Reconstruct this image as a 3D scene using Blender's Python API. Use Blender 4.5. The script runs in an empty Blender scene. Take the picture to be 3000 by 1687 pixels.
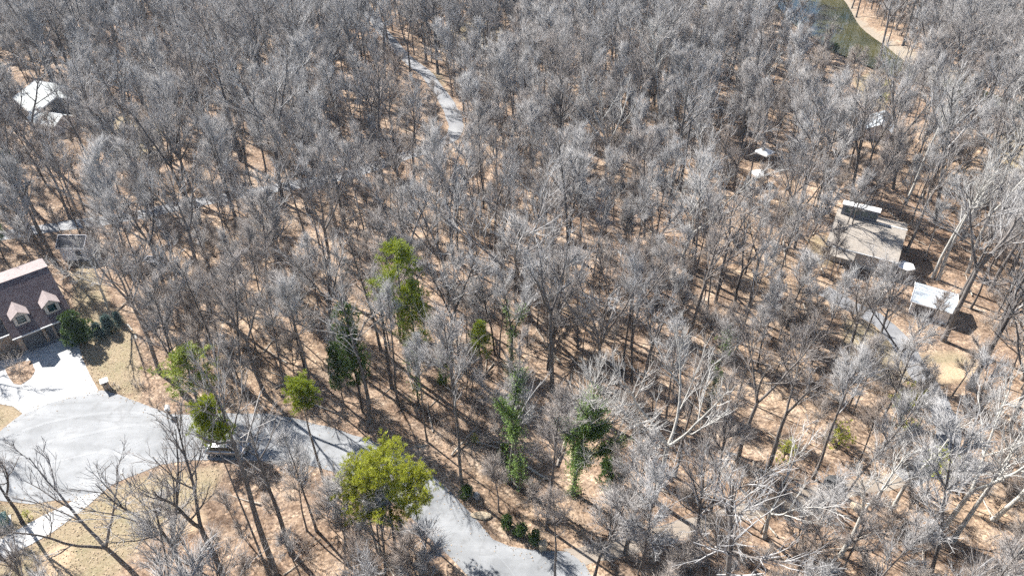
import bpy, math, random
import numpy as np

# ------------------------------------------------------------------ camera, sky, sun, exposure
scn = bpy.context.scene
C = scn.collection
FPX, PITCH, ALT = 2100.0, math.radians(37.2), 66.0
cam_d = bpy.data.cameras.new('camera'); cam = bpy.data.objects.new('camera', cam_d); C.objects.link(cam)
cam_d.sensor_width = 36.0; cam_d.lens = 36.0 * FPX / 3000.0; cam_d.clip_start = 0.5; cam_d.clip_end = 6000
cam.location = (0, 0, ALT); cam.rotation_euler = (math.pi / 2 - PITCH, 0, 0)
scn.camera = cam

SUN_EL, SUN_DIR = math.radians(41), math.radians(138.5)      # direction towards the sun, counter-clockwise from +X
wd = bpy.data.worlds.new('World'); scn.world = wd; wd.use_nodes = True
nt = wd.node_tree; bg = nt.nodes['Background']
sky = nt.nodes.new('ShaderNodeTexSky'); sky.sky_type = 'NISHITA'; sky.sun_disc = False
sky.sun_elevation = SUN_EL; sky.sun_rotation = math.pi / 2 - SUN_DIR
sky.air_density = 1.0; sky.dust_density = 0.6; sky.ozone_density = 1.2
nt.links.new(sky.outputs[0], bg.inputs[0]); bg.inputs[1].default_value = 0.062
sun_d = bpy.data.lights.new('sun', 'SUN'); sun = bpy.data.objects.new('sun', sun_d); C.objects.link(sun)
sun_d.energy = 5.0; sun_d.angle = math.radians(0.53); sun_d.color = (1.0, 0.972, 0.93)
sun.rotation_euler = (math.pi / 2 - SUN_EL, 0, SUN_DIR + math.pi / 2)
scn.view_settings.view_transform = 'Standard'; scn.view_settings.look = 'None'
scn.view_settings.gamma = 1.0; scn.view_settings.use_curve_mapping = False
scn.view_settings.exposure = 1.38
cy = scn.cycles
cy.max_bounces = 3; cy.diffuse_bounces = 2; cy.glossy_bounces = 3; cy.transmission_bounces = 3
cy.transparent_max_bounces = 4; cy.caustics_reflective = False; cy.caustics_refractive = False
cy.use_adaptive_sampling = True; cy.adaptive_threshold = 0.032; cy.use_denoising = False

# ------------------------------------------------------------------ helpers: survey maths
def at(px, py, z=0.0):
    """ground position (metres) of a spot read off the aerial photograph, at height z"""
    u = (px - 1500) / FPX; v = (843.5 - py) / FPX
    dz = -math.sin(PITCH) + v * math.cos(PITCH)
    t = (z - ALT) / dz
    return (u * t, (math.cos(PITCH) + v * math.sin(PITCH)) * t)
def proj(x, y, z):
    dz = z - ALT; c = y * math.cos(PITCH) - dz * math.sin(PITCH); v = y * math.sin(PITCH) + dz * math.cos(PITCH)
    return 1500 + FPX * x / c, 843.5 - FPX * v / c
def height_for(px, py, ty):
    """height of an upright thing standing at (px,py) whose top reaches image row ty"""
    x, y = at(px, py); lo, hi = 0.5, 45.0
    for _ in range(40):
        m = (lo + hi) / 2
        if proj(x, y, m)[1] > ty: lo = m
        else: hi = m
    return lo
def ats(pts, z=0.0): return [at(a, b, z) for a, b in pts]
def in_poly(x, y, poly):
    ins = False; n = len(poly); j = n - 1
    for i in range(n):
        xi, yi = poly[i]; xj, yj = poly[j]
        if (yi > y) != (yj > y) and x < (xj - xi) * (y - yi) / (yj - yi) + xi: ins = not ins
        j = i
    return ins
def dist_poly(X, Y, pts, closed=False):
    """distance from arrays X,Y to a polyline"""
    d = np.full(np.shape(X), 1e9); P = list(pts) + ([pts[0]] if closed else [])
    for (ax, ay), (bx, by) in zip(P[:-1], P[1:]):
        ex, ey = bx - ax, by - ay; L = ex * ex + ey * ey + 1e-9
        t = np.clip(((X - ax) * ex + (Y - ay) * ey) / L, 0, 1)
        d = np.minimum(d, np.hypot(X - ax - t * ex, Y - ay - t * ey))
    return d
def inside_arr(X, Y, poly):
    ins = np.zeros(np.shape(X), bool); n = len(poly); j = n - 1
    for i in range(n):
        xi, yi = poly[i]; xj, yj = poly[j]
        if yi != yj:
            c = ((yi > Y) != (yj > Y)) & (X < (xj - xi) * (Y - yi) / (yj - yi) + xi); ins ^= c
        j = i
    return ins
def smooth(pts, n=4):
    """Catmull-Rom through points"""
    P = [np.array(p, float) for p in pts]; P = [2 * P[0] - P[1]] + P + [2 * P[-1] - P[-2]]; out = []
    for i in range(1, len(P) - 2):
        for k in range(n):
            t = k / n; a, b, c, d = P[i - 1:i + 3]
            out.append(tuple(.5 * ((2 * b) + (c - a) * t + (2 * a - 5 * b + 4 * c - d) * t * t + (3 * b - a - 3 * c + d) * t ** 3)))
    out.append(tuple(P[-2])); return out

# ------------------------------------------------------------------ helpers: objects
def tag(o, label=None, cat=None, group=None, kind=None):
    for k, v in (('label', label), ('category', cat), ('group', group), ('kind', kind)):
        if v: o[k] = v
    return o
def empty(name, loc=(0, 0, 0), rz=0.0):
    o = bpy.data.objects.new(name, None); C.objects.link(o); o.empty_display_size = 0.3
    o.location = loc; o.rotation_euler = (0, 0, rz); return o
def link(name, me, parent=None, loc=(0, 0, 0)):
    o = bpy.data.objects.new(name, me); C.objects.link(o); o.location = loc
    if parent: o.parent = parent
    return o
def mesh_np(name, V, T, mat, smooth_sh=False):
    me = bpy.data.meshes.new(name); V = np.asarray(V, np.float32); T = np.asarray(T, np.int32)
    me.vertices.add(len(V)); me.vertices.foreach_set('co', V.ravel())
    me.loops.add(T.size); me.loops.foreach_set('vertex_index', T.ravel())
    me.polygons.add(len(T)); me.polygons.foreach_set('loop_start', np.arange(0, T.size, 3, dtype=np.int32))
    if smooth_sh: me.polygons.foreach_set('use_smooth', np.ones(len(T), bool))
    me.update(calc_edges=True); me.validate()
    for m in (mat if isinstance(mat, (list, tuple)) else [mat]): me.materials.append(m)
    return me
def mesh_py(name, V, F, mat, parent=None, loc=(0, 0, 0), smooth_sh=False):
    me = bpy.data.meshes.new(name); me.from_pydata([tuple(v) for v in V], [], F); me.materials.append(mat)
    me.update()
    if smooth_sh: me.polygons.foreach_set('use_smooth', [True] * len(me.polygons))
    return link(name, me, parent, loc)
class MB:
    """collects boxes, prisms and tubes into one mesh"""
    def __init__(s): s.v = []; s.f = []
    def add(s, V, F):
        o = len(s.v); s.v += [tuple(v) for v in V]; s.f += [tuple(i + o for i in f) for f in F]; return s
    def box(s, x0, y0, z0, x1, y1, z1):
        V = [(x0, y0, z0), (x1, y0, z0), (x1, y1, z0), (x0, y1, z0), (x0, y0, z1), (x1, y0, z1), (x1, y1, z1), (x0, y1, z1)]
        return s.add(V, [(3, 2, 1, 0), (4, 5, 6, 7), (0, 1, 5, 4), (1, 2, 6, 5), (2, 3, 7, 6), (3, 0, 4, 7)])
    def slab(s, quad, t):
        """thick panel: quad's four corners plus thickness t along its normal (downwards)"""
        q = [np.array(p, float) for p in quad]; n = np.cross(q[1] - q[0], q[3] - q[0]); n /= np.linalg.norm(n)
        V = q + [p - n * t for p in q]
        return s.add(V, [(0, 1, 2, 3), (7, 6, 5, 4), (0, 4, 5, 1), (1, 5, 6, 2), (2, 6, 7, 3), (3, 7, 4, 0)])
    def prism(s, poly, y0, y1, axis='y'):
        """polygon in x,z extruded along y (or in y,z along x)"""
        n = len(poly)
        mk = (lambda a, b, t: (a, t, b)) if axis == 'y' else (lambda a, b, t: (t, a, b))
        V = [mk(a, b, y0) for a, b in poly] + [mk(a, b, y1) for a, b in poly]
        F = [tuple(range(n)), tuple(range(2 * n - 1, n - 1, -1))] + [(i, n + i, n + (i + 1) % n, (i + 1) % n) for i in range(n)]
        return s.add(V, F)
    def tube(s, a, b, r0, r1=None, k=8):
        r1 = r0 if r1 is None else r1; a = np.array(a, float); b = np.array(b, float); d = b - a; d /= np.linalg.norm(d)
        r = np.array([0, 0, 1.]) if abs(d[2]) < .9 else np.array([1., 0, 0]); e = np.cross(d, r); e /= np.linalg.norm(e); g = np.cross(d, e)
        V = []
        for p, rr in ((a, r0), (b, r1)):
            V += [p + rr * (e * math.cos(2 * math.pi * i / k) + g * math.sin(2 * math.pi * i / k)) for i in range(k)]
        return s.add(V, [(i, (i + 1) % k, k + (i + 1) % k, k + i) for i in range(k)] + [tuple(range(k - 1, -1, -1)), tuple(range(k, 2 * k))])
    def build(s, name, mat, parent=None, loc=(0, 0, 0), smooth_sh=False):
        o = mesh_py(name, s.v, s.f, mat, parent, loc, smooth_sh)
        import bmesh
        bm = bmesh.new(); bm.from_mesh(o.data); bmesh.ops.recalc_face_normals(bm, faces=bm.faces); bm.to_mesh(o.data); bm.free()
        return o

# ------------------------------------------------------------------ materials
def new_mat(name, rough=0.8, spec=0.3):
    m = bpy.data.materials.new(name); m.use_nodes = True; b = m.node_tree.nodes['Principled BSDF']
    b.inputs['Roughness'].default_value = rough; b.inputs['Specular IOR Level'].default_value = spec
    return m, m.node_tree, b
def ramp(nt_, fac, stops, interp='LINEAR'):
    r = nt_.nodes.new('ShaderNodeValToRGB'); r.color_ramp.interpolation = interp; e = r.color_ramp.elements
    while len(e) < len(stops): e.new(0.5)
    for el, (p, c) in zip(e, stops): el.position = p; el.color = tuple(c) + (1,)
    nt_.links.new(fac, r.inputs[0]); return r.outputs[0]
def tex(nt_, kind, scale, vec=None, **kw):
    n = nt_.nodes.new('ShaderNodeTex' + kind)
    n.inputs['Scale'].default_value = scale
    for k, v in kw.items():
        if k in n.inputs: n.inputs[k].default_value = v
        else: setattr(n, k, v)
    if vec: nt_.links.new(vec, n.inputs['Vector'])
    return n
def mix(nt_, fac, a, b, mode='MIX'):
    m = nt_.nodes.new('ShaderNodeMix'); m.data_type = 'RGBA'; m.blend_type = mode
    for s, v in ((m.inputs[0], fac), (m.inputs[6], a), (m.inputs[7], b)):
        if hasattr(v, 'links') or hasattr(v, 'is_linked'): nt_.links.new(v, s)
        elif isinstance(v, (int, float)): s.default_value = v
        else: s.default_value = tuple(v) + (1,)
    return m.outputs[2]
def math_n(nt_, op, a, b=None):
    m = nt_.nodes.new('ShaderNodeMath'); m.operation = op
    for s, v in ((m.inputs[0], a), (m.inputs[1], b)):
        if v is None: continue
        if hasattr(v, 'is_linked'): nt_.links.new(v, s)
        else: s.default_value = v
    return m.outputs[0]
def bump(nt_, b, height, strength=0.5, dist=0.05):
    n = nt_.nodes.new('ShaderNodeBump'); n.inputs['Strength'].default_value = strength; n.inputs['Distance'].default_value = dist
    nt_.links.new(height, n.inputs['Height']); nt_.links.new(n.outputs[0], b.inputs['Normal'])
def obj_co(nt_): return nt_.nodes.new('ShaderNodeTexCoord').outputs['Object']
def rnd(nt_): return nt_.nodes.new('ShaderNodeObjectInfo').outputs['Random']

def noisy(name, c0, c1, scale=4, rough=0.85, spec=0.25, bumps=0.2, detail=5, stretch=None):
    m, n, b = new_mat(name, rough, spec); co = obj_co(n)
    if stretch:
        mp = n.nodes.new('ShaderNodeMapping'); mp.inputs['Scale'].default_value = stretch; n.links.new(co, mp.inputs[0]); co = mp.outputs[0]
    t = tex(n, 'Noise', scale, co, Detail=detail, Roughness=.65)
    n.links.new(ramp(n, t.outputs[0], [(.3, c0), (.7, c1)]), b.inputs['Base Color'])
    if bumps: bump(n, b, t.outputs[0], bumps, .03)
    return m
def bark(name, c0, c1, r0, r1):
    """bark: streaky grey, each tree its own tone"""
    m, n, b = new_mat(name, .9, .15); co = obj_co(n)
    mp = n.nodes.new('ShaderNodeMapping'); mp.inputs['Scale'].default_value = (1, 1, .18); n.links.new(co, mp.inputs[0])
    t = tex(n, 'Noise', 7, mp.outputs[0], Detail=4, Roughness=.7)
    col = ramp(n, t.outputs[0], [(.3, c0), (.68, c1)])
    tone = ramp(n, rnd(n), [(0, r0), (.5, (1, 1, 1)), (1, r1)])
    n.links.new(mix(n, 1.0, col, tone, 'MULTIPLY'), b.inputs['Base Color'])
    bump(n, b, t.outputs[0], .5, .05); return m
def leaf(name, c0, c1, sss=.25):
    m, n, b = new_mat(name, .55, .3); co = obj_co(n)
    t = tex(n, 'Noise', 1.3, co, Detail=4, Roughness=.7)
    n.links.new(ramp(n, t.outputs[0], [(.32, c0), (.66, c1)]), b.inputs['Base Color'])
    tr = n.nodes.new('ShaderNodeBsdfTranslucent'); tr.inputs[0].default_value = tuple(min(1, v * 1.3) for v in c1) + (1,)
    ms = n.nodes.new('ShaderNodeMixShader'); ms.inputs[0].default_value = sss
    n.links.new(b.outputs[0], ms.inputs[1]); n.links.new(tr.outputs[0], ms.inputs[2])
    n.links.new(ms.outputs[0], n.nodes['Material Output'].inputs[0]); return m

M = {}
M['bark'] = bark('bark_grey_brown', (.07, .06, .054), (.22, .20, .185), (.6, .58, .58), (1.5, 1.48, 1.45))
M['twig'] = bark('twig_grey', (.28, .266, .254), (.475, .455, .44), (.74, .68, .64), (1.12, 1.14, 1.16))
M['bark_pale'] = bark('bark_pale', (.30, .28, .25), (.62, .60, .55), (.85, .85, .85), (1.1, 1.1, 1.08))
M['twig_pale'] = bark('twig_pale', (.42, .40, .375), (.60, .575, .54), (.9, .9, .9), (1.1, 1.1, 1.1))
M['brush'] = bark('brush_twigs', (.24, .205, .18), (.42, .38, .345), (.8, .74, .7), (1.2, 1.2, 1.2))
M['pine'] = leaf('pine_needles', (.10, .155, .016), (.30, .34, .032))
M['cedar'] = leaf('cedar_foliage', (.19, .23, .022), (.44, .45, .05))
M['dark_ever'] = leaf('dark_evergreen', (.035, .07, .022), (.115, .175, .045), .15)
M['spruce'] = leaf('blue_spruce', (.08, .13, .11), (.20, .28, .25), .1)
M['ivy'] = leaf('ivy_leaves', (.06, .11, .024), (.19, .28, .07), .2)
M['log'] = noisy('dead_wood', (.25, .21, .17), (.5, .45, .38), 3, .9)
# ground cover: leaf litter, with real patches of grass, sand and bare clay
def ground_mat():
    m, n, b = new_mat('leaf_litter', .92, .12); co = obj_co(n)
    big = tex(n, 'Noise', .035, co, Detail=3, Roughness=.55)
    mid = tex(n, 'Noise', .35, co, Detail=5, Roughness=.7)
    fine = tex(n, 'Noise', 3.2, co, Detail=5, Roughness=.75)
    vor = tex(n, 'Voronoi', 4.2, co); vor2 = tex(n, 'Voronoi', 1.7, co)
    litter = ramp(n, mid.outputs[0], [(.26, (.135, .097, .072)), (.42, (.265, .198, .15)), (.55, (.36, .28, .215)), (.72, (.48, .40, .325))])
    cell = n.nodes.new('ShaderNodeSeparateColor'); n.links.new(vor.outputs['Color'], cell.inputs[0])
    cell2 = n.nodes.new('ShaderNodeSeparateColor'); n.links.new(vor2.outputs['Color'], cell2.inputs[0])
    leafc = ramp(n, cell.outputs[0], [(0, (.34, .30, .27)), (.35, (.75, .70, .66)), (.7, (1.0, .97, .92)), (.92, (1.25, 1.2, 1.12)), (1, (1.7, 1.6, 1.5))])
    litter = mix(n, .8, litter, leafc, 'MULTIPLY')
    clump = ramp(n, cell2.outputs[1], [(0, (.72, .68, .64)), (.6, (1, 1, 1)), (1, (1.15, 1.1, 1.02))])
    litter = mix(n, .6, litter, clump, 'MULTIPLY')
    tone = ramp(n, big.outputs[0], [(.3, (.86, .80, .76)), (.5, (1, 1, 1)), (.7, (1.12, 1.10, 1.02))])
    litter = mix(n, .9, litter, tone, 'MULTIPLY')
    drift = tex(n, 'Noise', .11, co, Detail=6, Roughness=.65, Distortion=.8)
    litter = mix(n, 1.0, litter, ramp(n, drift.outputs[0], [(.30, (.42, .40, .40)), (.43, (.86, .84, .82)), (.56, (1.04, 1.03, 1.02)), (.68, (1.28, 1.27, 1.25))]), 'MULTIPLY')
    at_ = n.nodes.new('ShaderNodeAttribute'); at_.attribute_name = 'cover'
    sp = n.nodes.new('ShaderNodeSeparateColor'); n.links.new(at_.outputs['Color'], sp.inputs[0])
    grass = ramp(n, fine.outputs[0], [(.25, (.16, .13, .08)), (.5, (.28, .23, .155)), (.75, (.41, .345, .25))])
    grass = mix(n, .5, grass, ramp(n, mid.outputs[0], [(.35, (.75, .80, .62)), (.58, (1.1, 1.0, .95))]), 'MULTIPLY')
    sand = ramp(n, fine.outputs[0], [(.3, (.20, .165, .125)), (.7, (.33, .28, .22))])
    clay = ramp(n, fine.outputs[0], [(.3, (.36, .25, .155)), (.7, (.52, .40, .275))])
    brk = math_n(n, 'ADD', math_n(n, 'MULTIPLY', math_n(n, 'SUBTRACT', mid.outputs[0], .5), 1.1), 0.0)
    def f(ch): 
        s = math_n(n, 'ADD', ch, brk); r = n.nodes.new('ShaderNodeMapRange'); r.inputs[1].default_value = .32; r.inputs[2].default_value = .68
        n.links.new(s, r.inputs[0]); return math_n(n, 'MULTIPLY', r.outputs[0], math_n(n, 'GREATER_THAN', ch, .02))
    col = mix(n, f(sp.outputs[0]), litter, grass); col = mix(n, f(sp.outputs[1]), col, sand); col = mix(n, f(sp.outputs[2]), col, clay)
    n.links.new(col, b.inputs['Base Color'])
    h = math_n(n, 'ADD', math_n(n, 'MULTIPLY', fine.outputs[0], .6), math_n(n, 'MULTIPLY', cell.outputs[1], .5))
    bump(n, b, h, .8, .10); return m
M['ground'] = ground_mat()
def asphalt_mat(name, c0, c1, c2, tracks=True):
    m, n, b = new_mat(name, .72, .4); co = obj_co(n)
    a = tex(n, 'Noise', .22, co, Detail=5, Roughness=.6); f = tex(n, 'Noise', 9, co, Detail=4, Roughness=.7)
    mp = n.nodes.new('ShaderNodeMapping'); mp.inputs['Scale'].default_value = (.12, .9, 1); mp.inputs['Rotation'].default_value = (0, 0, -.25); n.links.new(co, mp.inputs[0])
    st = tex(n, 'Noise', .8, mp.outputs[0], Detail=3)
    col = ramp(n, a.outputs[0], [(.3, c0), (.5, c1), (.7, c2)])
    col = mix(n, .35, col, ramp(n, f.outputs[0], [(.3, (.7, .7, .7)), (.7, (1.2, 1.2, 1.2))]), 'MULTIPLY')
    if tracks: col = mix(n, .6, col, ramp(n, st.outputs[0], [(.35, (.80, .80, .80)), (.62, (1.1, 1.1, 1.1))]), 'MULTIPLY')
    stn = tex(n, 'Noise', .55, co, Detail=6, Roughness=.7, Distortion=1.5)
    col = mix(n, .8, col, ramp(n, stn.outputs[0], [(.34, (.74, .73, .72)), (.46, (1, 1, 1)), (.66, (1.06, 1.06, 1.06))]), 'MULTIPLY')
    cr = tex(n, 'Voronoi', .09, mp.outputs[0], feature='DISTANCE_TO_EDGE')
    crk = math_n(n, 'LESS_THAN', cr.outputs['Distance'], .006)
    col = mix(n, math_n(n, 'MULTIPLY', crk, .12), col, (.06, .06, .06))
    n.links.new(col, b.inputs['Base Color']); bump(n, b, f.outputs[0], .25, .01); return m
M['asphalt'] = asphalt_mat('worn_asphalt', (.165, .17, .175), (.225, .23, .235), (.28, .285, .29))
M['concrete'] = asphalt_mat('pale_concrete', (.33, .33, .33), (.395, .395, .39), (.45, .45, .44), False)
M['gravel'] = asphalt_mat('grey_gravel', (.15, .15, .155), (.215, .215, .22), (.28, .28, .28), False)
M['water'] = None
def water_mat():
    m, n, b = new_mat('river_water', .03, .7); co = obj_co(n)
    a = tex(n, 'Noise', .05, co, Detail=3); w = tex(n, 'Noise', 1.1, co, Detail=3)
    n.links.new(ramp(n, a.outputs[0], [(.35, (.022, .03, .018)), (.65, (.085, .075, .022))]), b.inputs['Base Color'])
    bump(n, b, w.outputs[0], .12, .05); return m
M['water'] = water_mat()
def shingle_mat(name, c0, c1, rough=.9):
    m, n, b = new_mat(name, rough, .2); co = obj_co(n)
    br = n.nodes.new('ShaderNodeTexBrick'); br.inputs['Scale'].default_value = 1.0
    br.inputs['Color1'].default_value = tuple(c0) + (1,); br.inputs['Color2'].default_value = tuple(c1) + (1,); br.inputs['Mortar'].default_value = tuple(v * .55 for v in c0) + (1,)
    br.inputs['Mortar Size'].default_value = .008; br.inputs['Brick Width'].default_value = .32; br.inputs['Row Height'].default_value = .15
    mp = n.nodes.new('ShaderNodeMapping'); n.links.new(co, mp.inputs[0]); n.links.new(mp.outputs[0], br.inputs['Vector'])
    t = tex(n, 'Noise', .9, co, Detail=5, Roughness=.7)
    n.links.new(mix(n, .5, br.outputs[0], ramp(n, t.outputs[0], [(.3, (.7, .7, .72)), (.7, (1.2, 1.18, 1.15))]), 'MULTIPLY'), b.inputs['Base Color'])
    bump(n, b, br.outputs['Fac'], -.3, .01); return m
M['shingle_shaded'] = shingle_mat('shaded_brown_shingle', (.13, .10, .105), (.20, .155, .155))  # front slope of the brick house: shade put into the brown colour
M['shingle_tan'] = shingle_mat('tan_shingle', (.31, .275, .235), (.38, .34, .295))
M['shingle_pale'] = shingle_mat('pale_grey_shingle', (.44, .46, .45), (.55, .57, .56))
M['shingle_dark'] = shingle_mat('dark_shingle', (.035, .035, .045), (.06, .06, .07))
M['metal_roof'] = noisy('weathered_metal_roof', (.34, .38, .41), (.50, .53, .56), 1.2, .45, .5, .05, stretch=(1, .2, 1))
def brick_mat():
    m, n, b = new_mat('brick_wall', .9, .2); co = obj_co(n)
    br = n.nodes.new('ShaderNodeTexBrick'); br.inputs['Scale'].default_value = 1.0
    br.inputs['Color1'].default_value = (.30, .17, .11, 1); br.inputs['Color2'].default_value = (.40, .27, .19, 1); br.inputs['Mortar'].default_value = (.5, .46, .4, 1)
    br.inputs['Mortar Size'].default_value = .012; br.inputs['Brick Width'].default_value = .22; br.inputs['Row Height'].default_value = .075
    mp = n.nodes.new('ShaderNodeMapping'); mp.inputs['Rotation'].default_value = (math.pi / 2, 0, 0); n.links.new(co, mp.inputs[0]); n.links.new(mp.outputs[0], br.inputs['Vector'])
    n.links.new(br.outputs[0], b.inputs['Base Color']); return m
M['brick'] = brick_mat()
M['white'] = noisy('white_paint', (.70, .70, .69), (.80, .80, .79), 3, .6, .4, 0)
M['siding'] = noisy('cream_siding', (.52, .48, .44), (.62, .58, .53), 2, .7, .3, 0)
M['grey_wall'] = noisy('grey_painted_wall', (.52, .52, .55), (.62, .62, .65), 2, .7, .3, 0)
M['dark_wall'] = noisy('dark_stained_wall', (.06, .05, .045), (.10, .085, .075), 3, .8, .3, 0)
M['door'] = noisy('garage_door_paint', (.10, .10, .11), (.14, .14, .15), 2, .6, .4, 0)
M['tarp'] = noisy('white_canvas', (.78, .78, .76), (.88, .88, .86), 2, .7, .3, 0)
M['utility'] = noisy('green_utility_paint', (.10, .20, .15), (.14, .25, .19), 3, .5, .4, 0)
M['rock'] = noisy('grey_rock', (.18, .18, .18), (.42, .42, .42), 2.5, .9, .2, .6)
M['rock_dark'] = noisy('dark_rock', (.03, .03, .03), (.10, .10, .10), 2.5, .9, .2, .6)
M['rock_tan'] = noisy('tan_stone', (.35, .28, .19), (.52, .43, .31), 2.5, .9, .2, .6)
def simple(name, c, rough, spec=.5, metal=0, coat=0):
    m, n, b = new_mat(name, rough, spec); b.inputs['Base Color'].default_value = tuple(c) + (1,)
    b.inputs['Metallic'].default_value = metal; b.inputs['Coat Weight'].default_value = coat; return m
M['glass'] = simple('window_glass', (.02, .06, .07), .06, .8)
M['car_paint'] = simple('silver_grey_car_paint', (.30, .30, .31), .25, .5, .5, 1.0)
M['car_glass'] = simple('car_glass', (.015, .02, .022), .05, .8)
M['tyre'] = simple('tyre_rubber', (.02, .02, .02), .85, .2)
M['rim'] = simple('alloy_rim', (.55, .55, .56), .35, .5, .8)
M['lamp_red'] = simple('tail_lamp', (.35, .01, .01), .2, .6)
M['lamp_clear'] = simple('head_lamp', (.75, .77, .8), .12, .7)
M['black'] = simple('black_metal', (.02, .02, .02), .5, .4)
# ------------------------------------------------------------------ survey of the setting (read off the photograph, in metres)
ROAD = ats([(-60, 1290), (0, 1262), (40, 1232), (75, 1206), (150, 1168), (230, 1150), (300, 1143), (345, 1155), (420, 1183), (500, 1214), (560, 1213),
            (660, 1211), (780, 1209), (850, 1222), (960, 1250), (1078, 1285), (1180, 1330), (1264, 1387), (1349, 1467), (1408, 1537), (1445, 1578), (1495, 1602),
            (1590, 1612), (1660, 1612), (1715, 1650), (1790, 1800), (1480, 1840), (1372, 1687), (1330, 1640), (1250, 1565), (1180, 1490), (1080, 1420), (960, 1375), (850, 1352),
            (700, 1346), (560, 1348), (470, 1362), (410, 1386), (365, 1402), (330, 1420), (270, 1462), (165, 1466), (90, 1477), (0, 1467), (-60, 1460)])
DRIVE = ats([(80, 1022), (222, 974), (240, 1047), (262, 1095), (287, 1141), (290, 1152), (230, 1160), (150, 1180), (70, 1214), (40, 1191), (0, 1183), (-80, 1190), (-80, 1060), (0, 1057), (60, 1045)])
DRIVE2 = ats([(-80, 1618), (0, 1580), (130, 1510), (200, 1475), (228, 1455), (300, 1440), (318, 1428), (262, 1477), (150, 1562), (0, 1642), (-80, 1690)])
BACKROAD = smooth(ats([(1010, -110), (1040, -30), (1085, 40), (1128, 100), (1185, 165), (1255, 225), (1300, 290), (1330, 345), (1330, 395), (1270, 430), (1150, 470), (1000, 517), (850, 545), (700, 570), (500, 610), (350, 640), (150, 668), (0, 690), (-150, 705)]))
TRACK = smooth(ats([(1660, 1635), (1830, 1600), (1990, 1550), (2200, 1495), (2440, 1440), (2560, 1420), (2650, 1398)]))
DRIVE3 = smooth(ats([(2640, 1400), (2740, 1345), (2778, 1275), (2755, 1195), (2715, 1125), (2680, 1070), (2630, 990), (2560, 930), (2480, 890), (2410, 850)]))
RIVER_L = smooth(ats([(2180, -120), (2235, -50), (2275, 0), (2310, 45), (2390, 108), (2450, 142), (2540, 180), (2620, 212), (2750, 245), (2880, 285), (3000, 330), (3160, 395), (3400, 500)]))
RIVER_R = smooth(ats([(2400, -120), (2440, -50), (2481, 0), (2524, 70), (2601, 128), (2660, 172), (2740, 203), (2850, 240), (2950, 277), (3060, 318), (3250, 390), (3500, 490)]))
RIVER = RIVER_L + RIVER_R[::-1]
SANDBAR = ats([(2478, -40), (2515, 35), (2560, 80), (2625, 125), (2690, 160), (2770, 190), (2860, 225), (2860, 240), (2740, 206), (2660, 176), (2601, 132), (2524, 74), (2476, 0)])
LAWNS = [ats(p) for p in (
    [(215, 780), (262, 760), (330, 900), (390, 980), (410, 1090), (400, 1185), (340, 1150), (285, 1135), (240, 1045), (222, 965)],
    [(-60, 1180), (40, 1190), (72, 1206), (30, 1238), (-60, 1290)],
    [(-60, 1470), (170, 1470), (200, 1475), (0, 1578), (-60, 1600)],
    [(320, 1430), (440, 1390), (640, 1370), (640, 1440), (520, 1500), (400, 1600), (300, 1720), (-60, 1760), (-60, 1690), (150, 1562)],
    [(2470, 930), (2560, 950), (2660, 1040), (2690, 1120), (2600, 1130), (2480, 1060)],
    [(2680, 1045), (2800, 1030), (2870, 1070), (2840, 1120), (2730, 1120)],
    [(2380, 690), (2440, 690), (2440, 780), (2370, 770)], [(2290, 590), (2340, 600), (2330, 680), (2290, 650)],
    [(2140, -40), (2260, -40), (2290, 30), (2180, 30), (2060, 70), (2050, 10)], [(2560, 210), (2620, 240), (2590, 330), (2530, 300), (2500, 230)],
    [(1380, 60), (1480, 80), (1450, 150), (1290, 140), (1270, 110)], [(1225, 200), (1290, 215), (1310, 260), (1260, 215)],
    [(330, 340), (480, 350), (470, 480), (340, 450)], [(2920, 350), (3100, 400), (3100, 620), (2950, 560)], [(2540, 120), (2500, 130), (2480, 110)])]
CLAYS = [ats(p) for p in ([(470, 1520), (600, 1500), (590, 1560), (480, 1560)], [(120, 1610), (220, 1590), (210, 1687), (90, 1687)], [(2680, 1060), (2860, 1070), (2850, 1120), (2720, 1115)], [(285, 860), (310, 880), (350, 935), (330, 940)])]
FLAT_LINES = [(ROAD, 1), (DRIVE, 1), (DRIVE2, 1), (BACKROAD, 0), (DRIVE3, 0), (TRACK, 0)]
FLAT_SPOTS = [(-68, 80, 13), (-70, 94, 5), (-99, 152, 11), (-100, 145, 9), (59, 96, 11), (61, 82, 7), (50, 131, 4), (47, 122, 4), (80, 144, 7), (-58, 95, 3), (-55, 72, 8)]
HID = np.random.default_rng(5); HW = [(HID.uniform(.02, .09), HID.uniform(0, 6.28), HID.uniform(0, 6.28)) for _ in range(9)]
def terrain(X, Y):
    X = np.asarray(X, float); Y = np.asarray(Y, float)
    h = sum(math.cos(i * 1.7) * .28 * np.sin((X * math.cos(a) + Y * math.sin(a)) * w * 1.3 + b) for i, (w, a, b) in enumerate(HW))
    h = h + np.sin(X * .31 + 1.3 * np.sin(Y * .23)) * np.sin(Y * .29 + X * .11) * .16
    m = np.full(X.shape, 1e9)
    for pts, closed in FLAT_LINES:
        d = dist_poly(X, Y, pts, closed)
        if closed: d = np.where(inside_arr(X, Y, pts), 0, d)
        else: d = np.maximum(d - 2.5, 0)
        m = np.minimum(m, d)
    for sx, sy, r in FLAT_SPOTS: m = np.minimum(m, np.maximum(np.hypot(X - sx, Y - sy) - r, 0))
    t = np.clip((m - 1.2) / 10.0, 0, 1); h = h * t * t * (3 - 2 * t)
    dr = dist_poly(X, Y, RIVER, True); ins = inside_arr(X, Y, RIVER)
    s = np.where(ins, -dr, dr); t = np.clip((5.0 - s) / 6.5, 0, 1); bed = t * t * (3 - 2 * t)
    return h * (1 - bed) - 1.7 * bed
def tz(x, y): return float(terrain(np.array([x]), np.array([y]))[0])

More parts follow.
